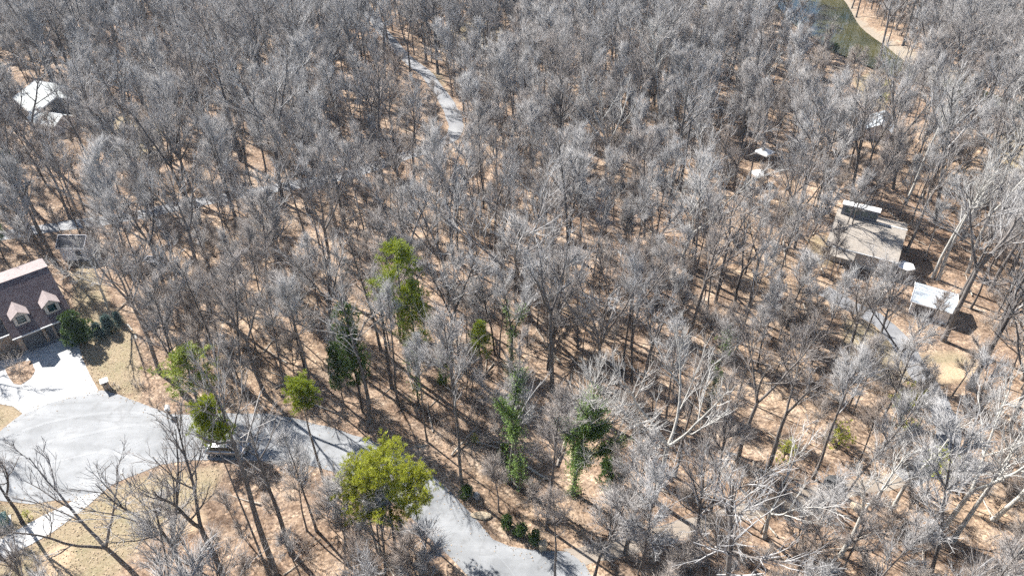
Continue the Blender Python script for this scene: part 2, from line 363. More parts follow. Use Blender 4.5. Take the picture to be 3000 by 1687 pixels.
def axis(lo, hi, step, far):
    a = list(np.arange(lo, hi + step / 2, step)); s = step * 2; v = a[-1]
    while v < far: v += s; s *= 1.7; a.append(v)
    s = step * 2; v = a[0]
    while v > -far: v -= s; s *= 1.7; a.insert(0, v)
    return np.array(a)
def build_ground():
    xs = axis(-200, 200, 1.3, 2600); ys = axis(22, 285, 1.3, 2600); X, Y = np.meshgrid(xs, ys); nx, ny = len(xs), len(ys)
    Z = terrain(X, Y); V = np.stack([X, Y, Z], -1).reshape(-1, 3)
    i, j = np.meshgrid(np.arange(nx - 1), np.arange(ny - 1)); a = (j * nx + i).ravel()
    T = np.concatenate([np.stack([a, a + 1, a + nx + 1], 1), np.stack([a, a + nx + 1, a + nx], 1)])
    me = mesh_np('ground', V, T, M['ground'], True)
    def soft(polys, w):
        r = np.zeros(X.shape)
        for p in polys:
            d = dist_poly(X, Y, p, True); s = np.where(inside_arr(X, Y, p), d, -d); r = np.maximum(r, np.clip(s / w + .5, 0, 1))
        return r
    g = soft(LAWNS, 3.5); sd = np.maximum(soft([SANDBAR], 4), np.clip(1 - dist_poly(X, Y, RIVER, True) / 2.2, 0, 1) * .55); cl = soft(CLAYS, 3)
    gl = np.clip(1 - dist_poly(X, Y, BACKROAD) / 6.5, 0, 1) * .42; g = np.maximum(g, gl)
    col = np.stack([g, sd, cl, np.ones_like(g)], -1).reshape(-1, 4).astype(np.float32)
    at_ = me.color_attributes.new('cover', 'FLOAT_COLOR', 'POINT'); at_.data.foreach_set('color', col.ravel())
    tag(link('ground', me), kind='structure')
build_ground()
def sheet(name, poly, z, mat, thick=.06):
    n = len(poly); V = [(x, y, z) for x, y in poly] + [(x, y, z - thick) for x, y in poly]
    F = [tuple(range(n))] + [(i, n + i, n + (i + 1) % n, (i + 1) % n) for i in range(n)]
    mb = MB(); mb.add(V, F); return mb.build(name, mat)
def ribbon(name, pts, w, z, mat, rng):
    P = np.array(pts); Tn = np.gradient(P, axis=0); Tn /= np.linalg.norm(Tn, axis=1)[:, None]; N = np.stack([-Tn[:, 1], Tn[:, 0]], 1)
    wl = w / 2 * (1 + rng.uniform(-.14, .14, len(P))); wr = w / 2 * (1 + rng.uniform(-.14, .14, len(P)))
    L = P + N * wl[:, None]; R = P - N * wr[:, None]
    return sheet(name, [tuple(p) for p in L] + [tuple(p) for p in R[::-1]], z, mat, .003 if w < 1 else .06)
rg = np.random.default_rng(11)
def rough_edge(poly, step=1.5, amp=.10):
    out = []
    for (ax, ay), (bx, by) in zip(poly, poly[1:] + poly[:1]):
        L = math.hypot(bx - ax, by - ay); k = max(1, int(L / step))
        for i in range(k):
            t = i / k; out.append((ax + (bx - ax) * t + rg.uniform(-amp, amp), ay + (by - ay) * t + rg.uniform(-amp, amp)))
    return out
road_o = tag(sheet('asphalt_road', rough_edge(ROAD), .030, M['asphalt']), kind='structure')
drive_o = tag(sheet('concrete_driveway', DRIVE, .045, M['concrete']), kind='structure')
tag(sheet('lower_driveway', rough_edge(DRIVE2), .040, M['concrete']), kind='structure')
tag(ribbon('woodland_lane', BACKROAD, 3.3, .035, M['gravel'], rg), kind='structure')
tag(ribbon('gravel_driveway', DRIVE3, 2.9, .022, M['gravel'], rg), kind='structure')
M['track'] = asphalt_mat('dirt_track', (.20, .165, .13), (.27, .225, .18), (.33, .285, .235), False)
tag(ribbon('dirt_track', TRACK, 2.0, .018, M['track'], rg), kind='structure')
M['patch'] = asphalt_mat('asphalt_patch', (.22, .225, .23), (.27, .275, .28), (.31, .315, .32), False)
p = sheet('asphalt_patch', ats([(288, 1328), (300, 1313), (322, 1315), (335, 1322), (408, 1340), (402, 1348), (330, 1334), (312, 1332)]), .036, M['patch'], .003); p.parent = road_o
p = sheet('asphalt_seam', ats([(60, 1352), (120, 1358), (200, 1340), (285, 1322), (286, 1326), (200, 1346), (120, 1363), (60, 1357)]), .035, M['patch'], .003); p.parent = road_o
M['seam_pale'] = asphalt_mat('worn_tyre_track', (.19, .195, .20), (.25, .255, .26), (.30, .305, .31), False)
for k, (pts, w, mt) in enumerate([([(65, 1262), (150, 1235), (250, 1216), (350, 1207), (420, 1212)], .45, 'seam_pale'), ([(110, 1300), (250, 1272), (380, 1246), (480, 1240)], .5, 'seam_pale'), ([(240, 1390), (330, 1330), (420, 1285)], .4, 'seam_pale'), ([(130, 1272), (260, 1245), (390, 1225)], .09, 'patch'), ([(1385, 1530), (1420, 1590), (1480, 1650), (1530, 1720)], .07, 'patch'), ([(560, 1290), (700, 1275), (840, 1290), (960, 1330)], .4, 'seam_pale')]):
    pp = ribbon('tyre_track' if mt == 'seam_pale' else 'asphalt_crack', smooth(ats(pts), 6), w, .0345 + k * .0004, M[mt], rg); pp.parent = road_o
p = sheet('driveway_apron', ats([(88, 1024), (215, 975), (219, 981), (93, 1031)]), .053, M['gravel'], .006); p.parent = drive_o
tag(sheet('planting_bed', rough_edge(ats([(15, 1078), (60, 1060), (90, 1056), (105, 1085), (90, 1110), (62, 1128), (40, 1125), (22, 1100)]), .8, .08), .075, M['ground'], .05), kind='structure')
tag(sheet('river', [tuple(p) for p in RIVER], -.95, M['water'], .05), kind='structure')
tag(sheet('side_path', ats([(163, 826), (172, 838), (215, 918), (232, 950), (226, 956), (205, 920), (165, 838)]), .03, M['rock_tan']), kind='structure')
#==PART3==
# ------------------------------------------------------------------ trees: growing code
class Geo:
    def __init__(s): s.V = []; s.T = []; s.n = 0
    def add(s, V, T):
        s.V.append(np.asarray(V, float)); s.T.append(np.asarray(T, int) + s.n); s.n += len(V)
    def arrays(s): return (np.concatenate(s.V), np.concatenate(s.T)) if s.V else (np.zeros((0, 3)), np.zeros((0, 3), int))
def tube_geo(P, R, k):
    P = np.asarray(P, float); n = len(P); Tn = np.gradient(P, axis=0); Tn /= np.linalg.norm(Tn, axis=1)[:, None] + 1e-9
    ref = np.array([.31, .95, .05]) if abs(Tn[:, 1]).mean() < .8 else np.array([1., .1, 0])
    E = np.cross(Tn, ref); E /= np.linalg.norm(E, axis=1)[:, None] + 1e-9; G_ = np.cross(Tn, E)
    a = np.arange(k) * 2 * math.pi / k
    V = (P[:, None] + (E[:, None] * np.cos(a)[None, :, None] + G_[:, None] * np.sin(a)[None, :, None]) * np.asarray(R)[:, None, None]).reshape(-1, 3)
    i, j = np.meshgrid(np.arange(k), np.arange(n - 1)); b = j * k + i; c = j * k + (i + 1) % k; b, c = b.ravel(), c.ravel()
    return V, np.concatenate([np.stack([b, c, c + k], 1), np.stack([b, c + k, b + k], 1)])
def spikes(B, D, L, R):
    """thin three-sided tapering twigs, vectorised"""
    n = len(B); ref = np.where(np.abs(D[:, 2:3]) < .9, np.array([[0, 0, 1.]]), np.array([[1., 0, 0]]))
    E = np.cross(D, ref); E /= np.linalg.norm(E, axis=1)[:, None]; F = np.cross(D, E); V = np.empty((n, 4, 3))
    for q, a in enumerate((0, 2.094, 4.189)): V[:, q] = B + (E * math.cos(a) + F * math.sin(a)) * R[:, None]
    V[:, 3] = B + D * L[:, None]; o = np.arange(n)[:, None] * 4
    return V.reshape(-1, 3), np.concatenate([o + [0, 1, 3], o + [1, 2, 3], o + [2, 0, 3]])
def norm(v): return v / (np.linalg.norm(v) + 1e-9)
def perp(rng, d):
    v = rng.normal(size=3); v -= d * v.dot(d); return norm(v)
def limb(rng, p, d, L, r0, n, wob, up, r1=.25):
    """one bending limb: points, radii, directions"""
    P = [np.array(p, float)]; D = [norm(d)]; s = L / n
    for i in range(n):
        d2 = norm(D[-1] + rng.normal(0, wob, 3) + np.array([0, 0, up])); D.append(d2); P.append(P[-1] + d2 * s)
    return np.array(P), np.linspace(1, r1, n + 1) ** .8 * r0, np.array(D)
def grow_tree(seed, H=22, spread=4.2, clear=.45, nlimb=10, vase=.0, dens=1.0, fat=1.0, fork=0, n4=3, ivy=0, up=.08, thick=1.0, lean=.02):
    """bare hardwood: trunk mesh (trunk + limbs) and crown mesh (branches + twigs); optional ivy"""
    rng = np.random.default_rng(seed); tr, cr, iv = Geo(), Geo(), Geo(); r0 = (.0122 * H + .015) * thick
    skel = []                                             # limbs that carry branches
    hub = H * clear
    P, R, D = limb(rng, (0, 0, -.35), (rng.normal(0, lean), rng.normal(0, lean), 1), (hub if fork else H * .93), r0, 9, .028, .03, .62 if fork else .12)
    R[0] *= 1.35; tr.add(*tube_geo(P, R, 8)); skel.append((P, R, D, 0)); trunkP = P
    stems = []
    if fork:
        a0 = rng.uniform(0, 6.28)
        for k in range(fork):
            a = a0 + k * 6.283 / fork + rng.normal(0, .25); til = rng.uniform(.28, .5) + vase * .3
            L = (H - hub) * rng.uniform(.86, 1.08)
            q = limb(rng, P[-1] - D[-1] * .25, D[-1] + np.array([math.cos(a), math.sin(a), 0]) * til, L, R[-1] * (.82 if k else .92), 8, .07, .05, .14)
            tr.add(*tube_geo(q[0], q[1], 7)); skel.append((*q, 0)); stems.append(q)
    else: stems = [(P, R, D)]
    L1 = []
    for si, (P, R, D) in enumerate(stems):
        nl = max(3, int(nlimb / len(stems) + .5)); z0 = .18 if fork else clear
        for k in range(nl):
            t = z0 + (1 - z0) * (k + rng.uniform(.1, .9)) / nl; t = min(t, .97); f = t * (len(P) - 1); i = int(f); p = P[i] + (P[min(i + 1, len(P) - 1)] - P[i]) * (f - i)
            rel = (t - z0) / (1 - z0); a = k * 2.4 + si + rng.normal(0, .35)
            out = (.95 - .5 * rel + vase * .25) if not fork else (.82 - .4 * rel)
            d = D[i] * .8 + np.array([math.cos(a), math.sin(a), 0]) * out
            L = spread * (1.35 - .7 * rel) * rng.uniform(.75, 1.2) * (.72 if fork else 1)
            rr = min(R[i] * .62, .018 * L + .012)
            q = limb(rng, p, d, L, rr, 6, .10, up, .2); tr.add(*tube_geo(q[0], q[1], 5)); L1.append(q)
    L2 = []
    for P, R, D in L1 + [(s[0][5:], s[1][5:], s[2][5:]) for s in stems]:
        Lp = np.linalg.norm(P[-1] - P[0]); nb = int(rng.integers(6, 9) * dens + .5)
        for k in range(nb):
            t = .15 + .85 * (k + rng.uniform(0, 1)) / nb; i = min(int(t * (len(P) - 1)), len(P) - 1)
            L = max(1.0, Lp * rng.uniform(.42, .72) * (1.2 - .6 * t)); d = D[i] + perp(rng, D[i]) * rng.uniform(.36, .78) + np.array([0, 0, .14])
            q = limb(rng, P[i], d, L, max(.034, R[i] * .65) * fat, 4, .11, up, .3); cr.add(*tube_geo(q[0], q[1], 3)); L2.append(q)
    L3 = []
    for P, R, D in L2 + [(s[0][2:], s[1][2:], s[2][2:]) for s in L1]:
        Lp = np.linalg.norm(P[-1] - P[0]); nb = int(rng.integers(4, 7) * dens + .5)
        for k in range(nb):
            t = .15 + .85 * (k + rng.uniform(0, 1)) / nb; i = min(int(t * (len(P) - 1)), len(P) - 1)
            L = max(.6, Lp * rng.uniform(.38, .68)); d = D[i] + perp(rng, D[i]) * rng.uniform(.34, .75) + np.array([0, 0, .12])
            q = limb(rng, P[i], d, L, max(.021, R[i] * .65) * fat, 2, .13, up, .45); cr.add(*tube_geo(q[0], q[1], 3)); L3.append(q)
    B, DD, LL = [], [], []
    for P, R, D in L3:
        L_ = np.linalg.norm(P[-1] - P[0])
        for k in range(n4):
            t = (k + rng.uniform(0, 1)) / n4 * (len(P) - 1); i = int(t); B.append(P[i] + (P[min(i + 1, len(P) - 1)] - P[i]) * (t - i)); DD.append(D[i]); LL.append(rng.uniform(.35, .85) + L_ * .22)
    B, DD, LL = np.array(B), np.array(DD), np.array(LL); DD = DD + rng.normal(0, .44, DD.shape) + [0, 0, .12]; DD /= np.linalg.norm(DD, axis=1)[:, None]
    cr.add(*spikes(B, DD, LL, rng.uniform(.006, .0105, len(B)) * fat))
    if ivy:
        Q = []
        if ivy > 4: skel = skel + [(*q, 0) for q in L1[:9]]
        for P, R, D, _ in skel:
            m = int(190 * ivy * (1 if P is trunkP else .5)); top = .97 if P is trunkP else rng.uniform(.45, .8)
            nc = 9 if P is trunkP else 6; cc = rng.uniform(.06, top, nc); ww = rng.uniform(.3, 1, nc) ** 1.5; pick = rng.choice(nc, m, p=ww / ww.sum())
            f = np.clip(cc[pick] + rng.normal(0, .055, m), .01, .99) * (len(P) - 1); i = f.astype(int); p = P[i] + (P[np.minimum(i + 1, len(P) - 1)] - P[i]) * (f - i)[:, None]
            w = (.22 + 1.15 * (ww[pick] ** .7) * rng.random(m) ** 2.0) * (1 if P is trunkP else .8); a = rng.uniform(0, 6.283, m)
            Q.append(p + np.stack([np.cos(a) * w, np.sin(a) * w, rng.normal(0, .2, m)], 1))
        Q = np.concatenate(Q); leaf_cards(iv, rng, Q, 7, .16, .085)
    return tr.arrays(), cr.arrays(), iv.arrays() if ivy else None
def leaf_cards(g, rng, Q, per, jit, size, dirn=None, aspect=.75):
    """small leaf faces (triangle pairs) spread round points Q"""
    n = len(Q) * per; c = np.repeat(Q, per, 0) + rng.normal(0, jit, (n, 3)); a = rng.normal(size=(n, 3)) + [0, 0, .5]
    a /= np.linalg.norm(a, axis=1)[:, None]; r = rng.normal(size=(n, 3)); u = np.cross(a, r); u /= np.linalg.norm(u, axis=1)[:, None]; w = np.cross(a, u)
    s = size * rng.uniform(.6, 1.35, n)[:, None]
    V = np.stack([c - u * s, c - w * s * aspect + a * s * .15, c + u * s, c + w * s * aspect + a * s * .15], 1).reshape(-1, 3); o = np.arange(n)[:, None] * 4
    g.add(V, np.concatenate([o + [0, 1, 2], o + [0, 2, 3]]))
def needle_tufts(g, rng, Q, D, k, ln, wd):
    """needle sprays: k thin blades fanning from each point along D"""
    n = len(Q) * k; p = np.repeat(Q, k, 0); d = np.repeat(D, k, 0) + rng.normal(0, .62, (n, 3)); d /= np.linalg.norm(d, axis=1)[:, None]
    r = rng.normal(size=(n, 3)); u = np.cross(d, r); u /= np.linalg.norm(u, axis=1)[:, None]; L = ln * rng.uniform(.6, 1.3, n)[:, None]
    V = np.stack([p - u * wd, p + u * wd, p + d * L + u * wd * .5, p + d * L - u * wd * .5], 1).reshape(-1, 3); o = np.arange(n)[:, None] * 4
    g.add(V, np.concatenate([o + [0, 1, 2], o + [0, 2, 3]]))
def grow_pine(seed, H=18, base=.5, spread=3.4, whorls=11, per=5, tuft=9, ln=.42, open_=.0, cone=.9):
    """pine or cedar: trunk with boughs, needle sprays clumped on the bough ends"""
    rng = np.random.default_rng(seed); tr, cr = Geo(), Geo(); r0 = .0095 * H + .03
    P, R, D = limb(rng, (0, 0, -.3), (rng.normal(0, .02), rng.normal(0, .02), 1), H, r0, 10, .02, .03, .1); tr.add(*tube_geo(P, R, 7)); Q, DQ = [], []
    for w in range(whorls):
        t = base + (1 - base) * (w + rng.uniform(0, .8)) / whorls; rel = (t - base) / (1 - base); i = min(int(t * 10), 9); p = P[i] + (P[i + 1] - P[i]) * (t * 10 - i)
        for k in range(per):
            if rng.random() < open_: continue
            a = rng.uniform(0, 6.283); L = spread * (1.05 - cone * rel) * rng.uniform(.6, 1.2) + .35
            if base > .3: L *= min(1, .55 + rel * 2.2)
            q = limb(rng, p, (math.cos(a), math.sin(a), .22 + .5 * rel), L, max(.02, r0 * .2 * (1 - rel * .6)), 5, .10, .05, .25); tr.add(*tube_geo(q[0], q[1], 4))
            for s in range(2, 6):
                for z in range(3):
                    b = q[0][s] + rng.normal(0, .13, 3) + perp(rng, q[2][s]) * rng.uniform(.05, .5); Q.append(b); DQ.append(norm(q[2][s] * .7 + rng.normal(0, .5, 3) + [0, 0, .35]))
    for z in range(6): Q.append(P[-1] - [0, 0, z * .18]); DQ.append(np.array([0, 0, 1.]))
    Q = np.array(Q); DQ = np.array(DQ); Q = np.concatenate([Q, Q + rng.normal(0, .16, Q.shape)]); DQ = np.concatenate([DQ, DQ]); needle_tufts(cr, rng, Q, DQ, tuft, ln * .8, .022); return tr.arrays(), cr.arrays()
def grow_cedar(seed, H=9, W=3.0, n=900, low=.05, round_=.5, k=9, ln=.34, lumps=9):
    """dense evergreen (cedar, shrub): sprays through a lumpy crown volume, trunk and limbs inside"""
    rng = np.random.default_rng(seed); tr, cr = Geo(), Geo()
    P, R, D = limb(rng, (0, 0, -.25), (0, 0, 1), H * .92, .012 * H + .04, 7, .03, .03, .15); tr.add(*tube_geo(P, R, 7))
    lob = [(rng.uniform(0, 6.283), rng.uniform(low + .1, .95), rng.uniform(.35, 1.0)) for _ in range(lumps)]
    Q, DQ = [], []
    for a, t, s in lob:
        env = W * ((1 - t) ** (1 - round_ * .6)) * (min(1, (t - low) / .18 + .35)); c = np.array([math.cos(a) * env * .55 * s, math.sin(a) * env * .55 * s, t * H]); rad = W * (.30 + .28 * rng.random())
        i = min(int(max(0, t - .15) * 7), 6); q = limb(rng, P[i], c - P[i], np.linalg.norm(c - P[i]), .03 + .004 * H, 4, .05, .02, .4); tr.add(*tube_geo(q[0], q[1], 4))
        m = n // lumps; v = rng.normal(size=(m, 3)); v /= np.linalg.norm(v, axis=1)[:, None]; r = rad * rng.uniform(.45, 1.0, m)[:, None] ** .5
        pt = c + v * r * [1, 1, .72]; keep = pt[:, 2] > low * H * .5 + .1; Q.append(pt[keep]); DQ.append((v + [0, 0, .45])[keep])
    Q = np.concatenate(Q); DQ = np.concatenate(DQ); DQ /= np.linalg.norm(DQ, axis=1)[:, None]; needle_tufts(cr, rng, Q, DQ, int(k * 1.6), ln * .85, .024); return tr.arrays(), cr.arrays()
def grow_brush(seed, H=2.4, W=1.6, n=26, n4=9, fat=1.2):
    """leafless thicket shrub: many thin stems from the ground"""
    rng = np.random.default_rng(seed); g = Geo(); B, DD, LL = [], [], []
    for k in range(n):
        a = rng.uniform(0, 6.283); r = W * .35 * rng.random(); q = limb(rng, (math.cos(a) * r, math.sin(a) * r, -.1), (math.cos(a) * .6 + rng.normal(0, .3), math.sin(a) * .6 + rng.normal(0, .3), 1.1), H * rng.uniform(.5, 1.1), .014 * fat, 5, .16, .0, .4)
        g.add(*tube_geo(q[0], q[1], 3))
        for s in range(1, 6):
            for z in range(n4 // 3): B.append(q[0][s] + rng.normal(0, .04, 3)); DD.append(q[2][s] + rng.normal(0, .7, 3)); LL.append(rng.uniform(.3, .9) * H / 2.4)
    B, DD, LL = np.array(B), np.array(DD), np.array(LL); DD /= np.linalg.norm(DD, axis=1)[:, None]; g.add(*spikes(B, DD, LL, rng.uniform(.007, .011, len(B)) * fat)); return g.arrays()

# ------------------------------------------------------------------ prototypes (mesh data shared by all copies)
SPEC = [dict(H=23, spread=5.4, clear=.44, nlimb=12), dict(H=21, spread=5.8, clear=.40, nlimb=12, fork=3), dict(H=25, spread=4.4, clear=.55, nlimb=11),
        dict(H=22, spread=6.2, clear=.34, nlimb=13, fork=2), dict(H=19, spread=5.4, clear=.34, nlimb=12, vase=.5, fork=4), dict(H=24, spread=5.6, clear=.42, nlimb=13, fork=2),
        dict(H=20, spread=4.2, clear=.5, nlimb=10), dict(H=26, spread=5.6, clear=.50, nlimb=12, fork=3), dict(H=18, spread=6.4, clear=.30, nlimb=13, vase=.6, fork=3),
        dict(H=22, spread=6.0, clear=.38, nlimb=14, up=.02, dens=.9), dict(H=21, spread=5.0, clear=.45, nlimb=8, fork=2, dens=.7, lean=.08), dict(H=20, spread=6.6, clear=.30, nlimb=15, vase=.5, fork=5, up=.03), dict(H=25, spread=4.6, clear=.66, nlimb=9, dens=.85)]
PROTO = []
for i, s in enumerate(SPEC):
    (tv, tt), (cv, ct), _ = grow_tree(100 + i, **{**s, 'dens': s.get('dens', 1) * .62, 'clear': s['clear'] + .08})
    PROTO.append(dict(H=s['H'], spread=s['spread'], fork=s.get('fork', 0), trunk=mesh_np('trunk', tv, tt, M['bark'], True), crown=mesh_np('crown', cv, ct, M['twig'])))
for pr in PROTO:
    pr['trunk_p'] = pr['trunk'].copy(); pr['trunk_p'].materials[0] = M['bark_pale']; pr['crown_p'] = pr['crown'].copy(); pr['crown_p'].materials[0] = M['twig_pale']
SLIM = []                                                  # slender poles and saplings
for i, s in enumerate([dict(H=17, spread=2.2, clear=.5, nlimb=8, n4=5, thick=.65), dict(H=12, spread=2.0, clear=.35, nlimb=8, n4=6, thick=.7), dict(H=20, spread=2.0, clear=.66, nlimb=7, n4=5, thick=.62)]):
    (tv, tt), (cv, ct), _ = grow_tree(300 + i, **s)
    SLIM.append(dict(H=s['H'], spread=s['spread'], fork=0, trunk=mesh_np('trunk', tv, tt, M['bark'], True), crown=mesh_np('crown', cv, ct, M['twig'])))
def proto_mesh(name, parts, mats):
    V, T, idx, n = [], [], [], 0
    for k, (v, t) in enumerate(parts): V.append(v); T.append(t + n); n += len(v); idx.append(np.full(len(t), k))
    me = mesh_np(name, np.concatenate(V), np.concatenate(T), mats); me.polygons.foreach_set('material_index', np.concatenate(idx).astype(np.int32)); return me
def proto_collection(name, meshes):
    col = bpy.data.collections.new(name)
    for i, me in enumerate(meshes): col.objects.link(bpy.data.objects.new('%s_%02d' % (name, i), me))
    return col
FAR = []
for i, s in enumerate(SPEC[:12]):
    a, b, _ = grow_tree(500 + i, **{**s, 'clear': s['clear'] + .06, 'n4': 4, 'dens': s.get('dens', 1) * .76, 'fat': 1.1}); FAR.append(proto_mesh('far', (a, b), [M['bark'], M['twig']]))
for i in range(3):
    a, b, _ = grow_tree(540 + i, H=[15, 11, 18][i], spread=2.2, clear=.4, nlimb=8, n4=5, fat=1.2, thick=.7); FAR.append(proto_mesh('far', (a, b), [M['bark'], M['twig']]))
BRUSH = [mesh_np('brush', *grow_brush(700 + i, H, W, n), M['brush']) for i, (H, W, n) in enumerate([(2.4, 1.6, 22), (1.5, 1.6, 24), (3.4, 1.8, 20), (1.0, 1.4, 22)])]
for i in range(4):
    a, b, _ = grow_tree(730 + i, H=[6, 4.5, 8, 10][i], spread=[1.5, 1.5, 1.4, 1.3][i], clear=[.25, .25, .4, .5][i], nlimb=7, n4=4, thick=.75); BRUSH.append(proto_mesh('sapling', (a, b), [M['bark'], M['brush']]))

def lying_branch(seed, L, r):
    rng = np.random.default_rng(seed); g = Geo(); q = limb(rng, (0, 0, r), (1, .1, .02), L, r, 6, .06, 0, .3); P = q[0]; P[:, 2] = r * .8 + np.abs(rng.normal(0, .04, len(P))); g.add(*tube_geo(P, q[1], 5))
    for k in range(5): i = 1 + k; g.add(*tube_geo(*limb(rng, P[i], (rng.normal(.5, .3), rng.normal(0, .8), rng.uniform(0, .35)), L * rng.uniform(.12, .3), r * .4, 3, .1, 0, .3)[:2], 3))
    return g.arrays()
LYING = [mesh_np('lying_branch', *lying_branch(760 + i, L, r), M['log']) for i, (L, r) in enumerate([(3.2, .05), (5.0, .10), (2.0, .035), (7.0, .13)])]
# ------------------------------------------------------------------ placing
THINGS = []                                                # (x, y) of every tree already placed
TREES = []                                                 # individual bare trees, labelled at the end
def place(pr, x, y, H, rot, pale=False, name='bare_tree', wide=1.0, lean=(0, 0)):
    s = H / pr['H']; e = empty(name, (x, y, tz(x, y)), rot); e.scale = (s * wide, s * wide, s); e.rotation_euler = (lean[0], lean[1], rot)
    link('trunk', pr['trunk_p' if pale else 'trunk'], e); link('crown', pr['crown_p' if pale else 'crown'], e)
    THINGS.append((x, y)); return e
rt = random.Random(7)
#   base x, base y, top row, prototype, kind
KEY = [(575, 1760, 1335, 1, 0), (668, 1745, 1240, 5, 0), (800, 1668, 1030, 12, 0), (850, 1606, 1190, 12, 0), (415, 1705, 1330, 8, 0), (66, 1531, 1300, 3, 0), (925, 1545, 1240, 's0', 0),
       (1010, 1640, 1390, 's1', 0), (1357, 1432, 905, 's2', 0), (1602, 1548, 1150, 's0', 1), (1627, 1700, 1430, 's2', 0), (1085, 1235, 840, 2, 0), (1148, 1132, 800, 6, 0), (1167, 1184, 830, 's2', 0),
       (1250, 1004, 690, 's2', 0), (1325, 1062, 745, 1, 0), (1343, 1045, 730, 's0', 0), (1332, 1200, 900, 6, 0), (2733, 814, 470, 2, 1), (2748, 820, 455, 2, 1), (2655, 737, 420, 5, 0), (2708, 762, 590, 's2', 0),
       (2810, 876, 545, 0, 0), (2842, 905, 600, 's2', 0), (2160, 1347, 950, 1, 0), (2250, 1375, 1010, 5, 0), (2380, 1400, 985, 's2', 0), (2608, 1500, 1235, 4, 1), (2742, 1572, 1140, 3, 1), (2790, 1585, 1210, 6, 1),
       (2240, 1572, 1290, 8, 1), (2476, 1060, 780, 1, 0), (2622, 1118, 850, 8, 0), (2510, 1035, 760, 's0', 0), (2548, 1065, 800, 0, 0), (2145, 932, 620, 5, 0), (2097, 882, 555, 7, 0), (2030, 716, 455, 0, 0), (2195, 892, 600, 1, 0),
       (1917, 1467, 965, 4, 1), (1975, 1395, 1030, 's2', 0), (2328, 727, 430, 8, 0), (2459, 726, 520, 's2', 0), (2478, 728, 505, 's0', 0), (164, 772, 420, 0, 0), (152, 768, 450, 's2', 0), (262, 694, 390, 2, 0), (240, 694, 430, 's2', 0),
       (324, 922, 690, 4, 1), (455, 744, 520, 3, 0), (587, 1030, 700, 7, 0), (645, 1072, 760, 's2', 0), (776, 1156, 800, 5, 0), (839, 1147, 840, 's2', 0), (715, 1150, 960, 's1', 0), (1334, 249, 20, 7, 0), (1349, 203, -20, 2, 0),
       (1281, 156, -60, 2, 0), (1388, 168, -40, 0, 0), (1421, 176, -30, 5, 0), (1489, 187, -20, 3, 0), (1105, 436, 175, 5, 0), (1155, 428, 200, 1, 0), (1365, 381, 225, 's0', 0), (1417, 405, 250, 6, 0), (2888, 170, 20, 1, 1), (2738, 188, 15, 4, 1),
       (2229, 304, 150, 5, 1), (2338, 118, 20, 8, 0), (2425, 132, 35, 8, 0), (2415, 460, 285, 3, 0), (2728, 545, 310, 1, 0), (2150, 562, 310, 8, 0), (2054, 526, 280, 3, 0), (873, 452, 255, 8, 0), (300, 560, 235, 0, 0), (430, 600, 300, 5, 0),
       (560, 640, 285, 1, 0), (590, 660, 300, 7, 0), (690, 640, 320, 0, 0), (1500, 700, 430, 's2', 0), (1780, 620, 340, 2, 0), (1960, 660, 400, 's2', 0), (2830, 170, 60, 6, 0), (1850, 1010, 700, 1, 0), (1900, 840, 560, 5, 0), (1620, 1010, 660, 3, 0),
       (1760, 940, 640, 8, 0), (1560, 860, 545, 1, 0), (1880, 1180, 830, 7, 0), (1330, 760, 420, 5, 0), (1010, 690, 380, 1, 0), (205, 640, 330, 5, 0), (100, 620, 300, 7, 0), (40, 560, 210, 2, 0), (2960, 800, 430, 1, 0), (2920, 980, 600, 5, 0),
       (2990, 1120, 760, 7, 0), (2460, 1630, 1330, 5, 1), (2900, 1720, 1350, 3, 1), (2020, 1680, 1340, 0, 0), (1830, 1620, 1250, 's0', 0), (1740, 1690, 1400, 's1', 0), (2330, 1690, 1440, 's1', 0), (1130, 1690, 1450, 's1', 0), (1230, 1720, 1500, 's1', 0)]
TREE_R = []
def getp(k): return SLIM[int(k[1])] if isinstance(k, str) else PROTO[k]
for bx, by, ty, k, pale in KEY:
    x, y = at(bx, by); H = height_for(bx, by, ty); pr = getp(k)
    if isinstance(k, str): pale = 0
    e = place(pr, x, y, H, rt.uniform(0, 6.28), bool(pale), wide=min(1.25, max(.8, (22 / H) ** .4)))
    TREES.append(dict(o=e, x=x, y=y, H=H, pale=pale, slim=isinstance(k, str), fork=pr['fork']))
# areas of the picture that stay open (pavement, roofs, water, lanes): no chance tree may stand in or hide them
KEEP_PX = [[(-50, 660), (120, 745), (225, 900), (420, 1000), (420, 1170), (520, 1205), (800, 1205), (900, 1240), (860, 1340), (450, 1390), (260, 1480), (-50, 1490)], [(2420, 590), (2560, 620), (2670, 660), (2650, 800), (2560, 780), (2430, 720)], [(2655, 795), (2795, 825), (2805, 915), (2655, 895)],
           [(2205, 435), (2260, 435), (2260, 470), (2205, 470)], [(2195, 500), (2245, 500), (2240, 530), (2195, 530)], [(2280, -40), (2490, -40), (2670, 170), (2745, 205), (2600, 212), (2400, 118)], [(1120, 60), (1180, 140), (1300, 230), (1350, 320), (1345, 400), (1305, 390), (1275, 280), (1190, 190), (1110, 110)],
           [(880, 1225), (1090, 1275), (1270, 1380), (1450, 1560), (1700, 1610), (1640, 1690), (1370, 1690), (1200, 1480), (980, 1370), (870, 1345)], [(110, 210), (215, 260), (205, 305), (150, 335), (80, 290)], [(2830, 248), (3000, 300), (3000, 326), (2850, 276)], [(1470, 1040), (1640, 1050), (1640, 1330), (1500, 1400)], [(1650, 1080), (1840, 1100), (1840, 1330), (1660, 1420)], [(600, 1180), (730, 1180), (730, 1350), (600, 1350)], [(125, 340), (205, 340), (205, 372), (125, 372)], [(2570, 360), (2620, 365), (2600, 410), (2570, 400)], [(430, 730), (475, 730), (475, 775), (430, 775)], [(2620, 770), (2665, 770), (2665, 800), (2620, 800)]]
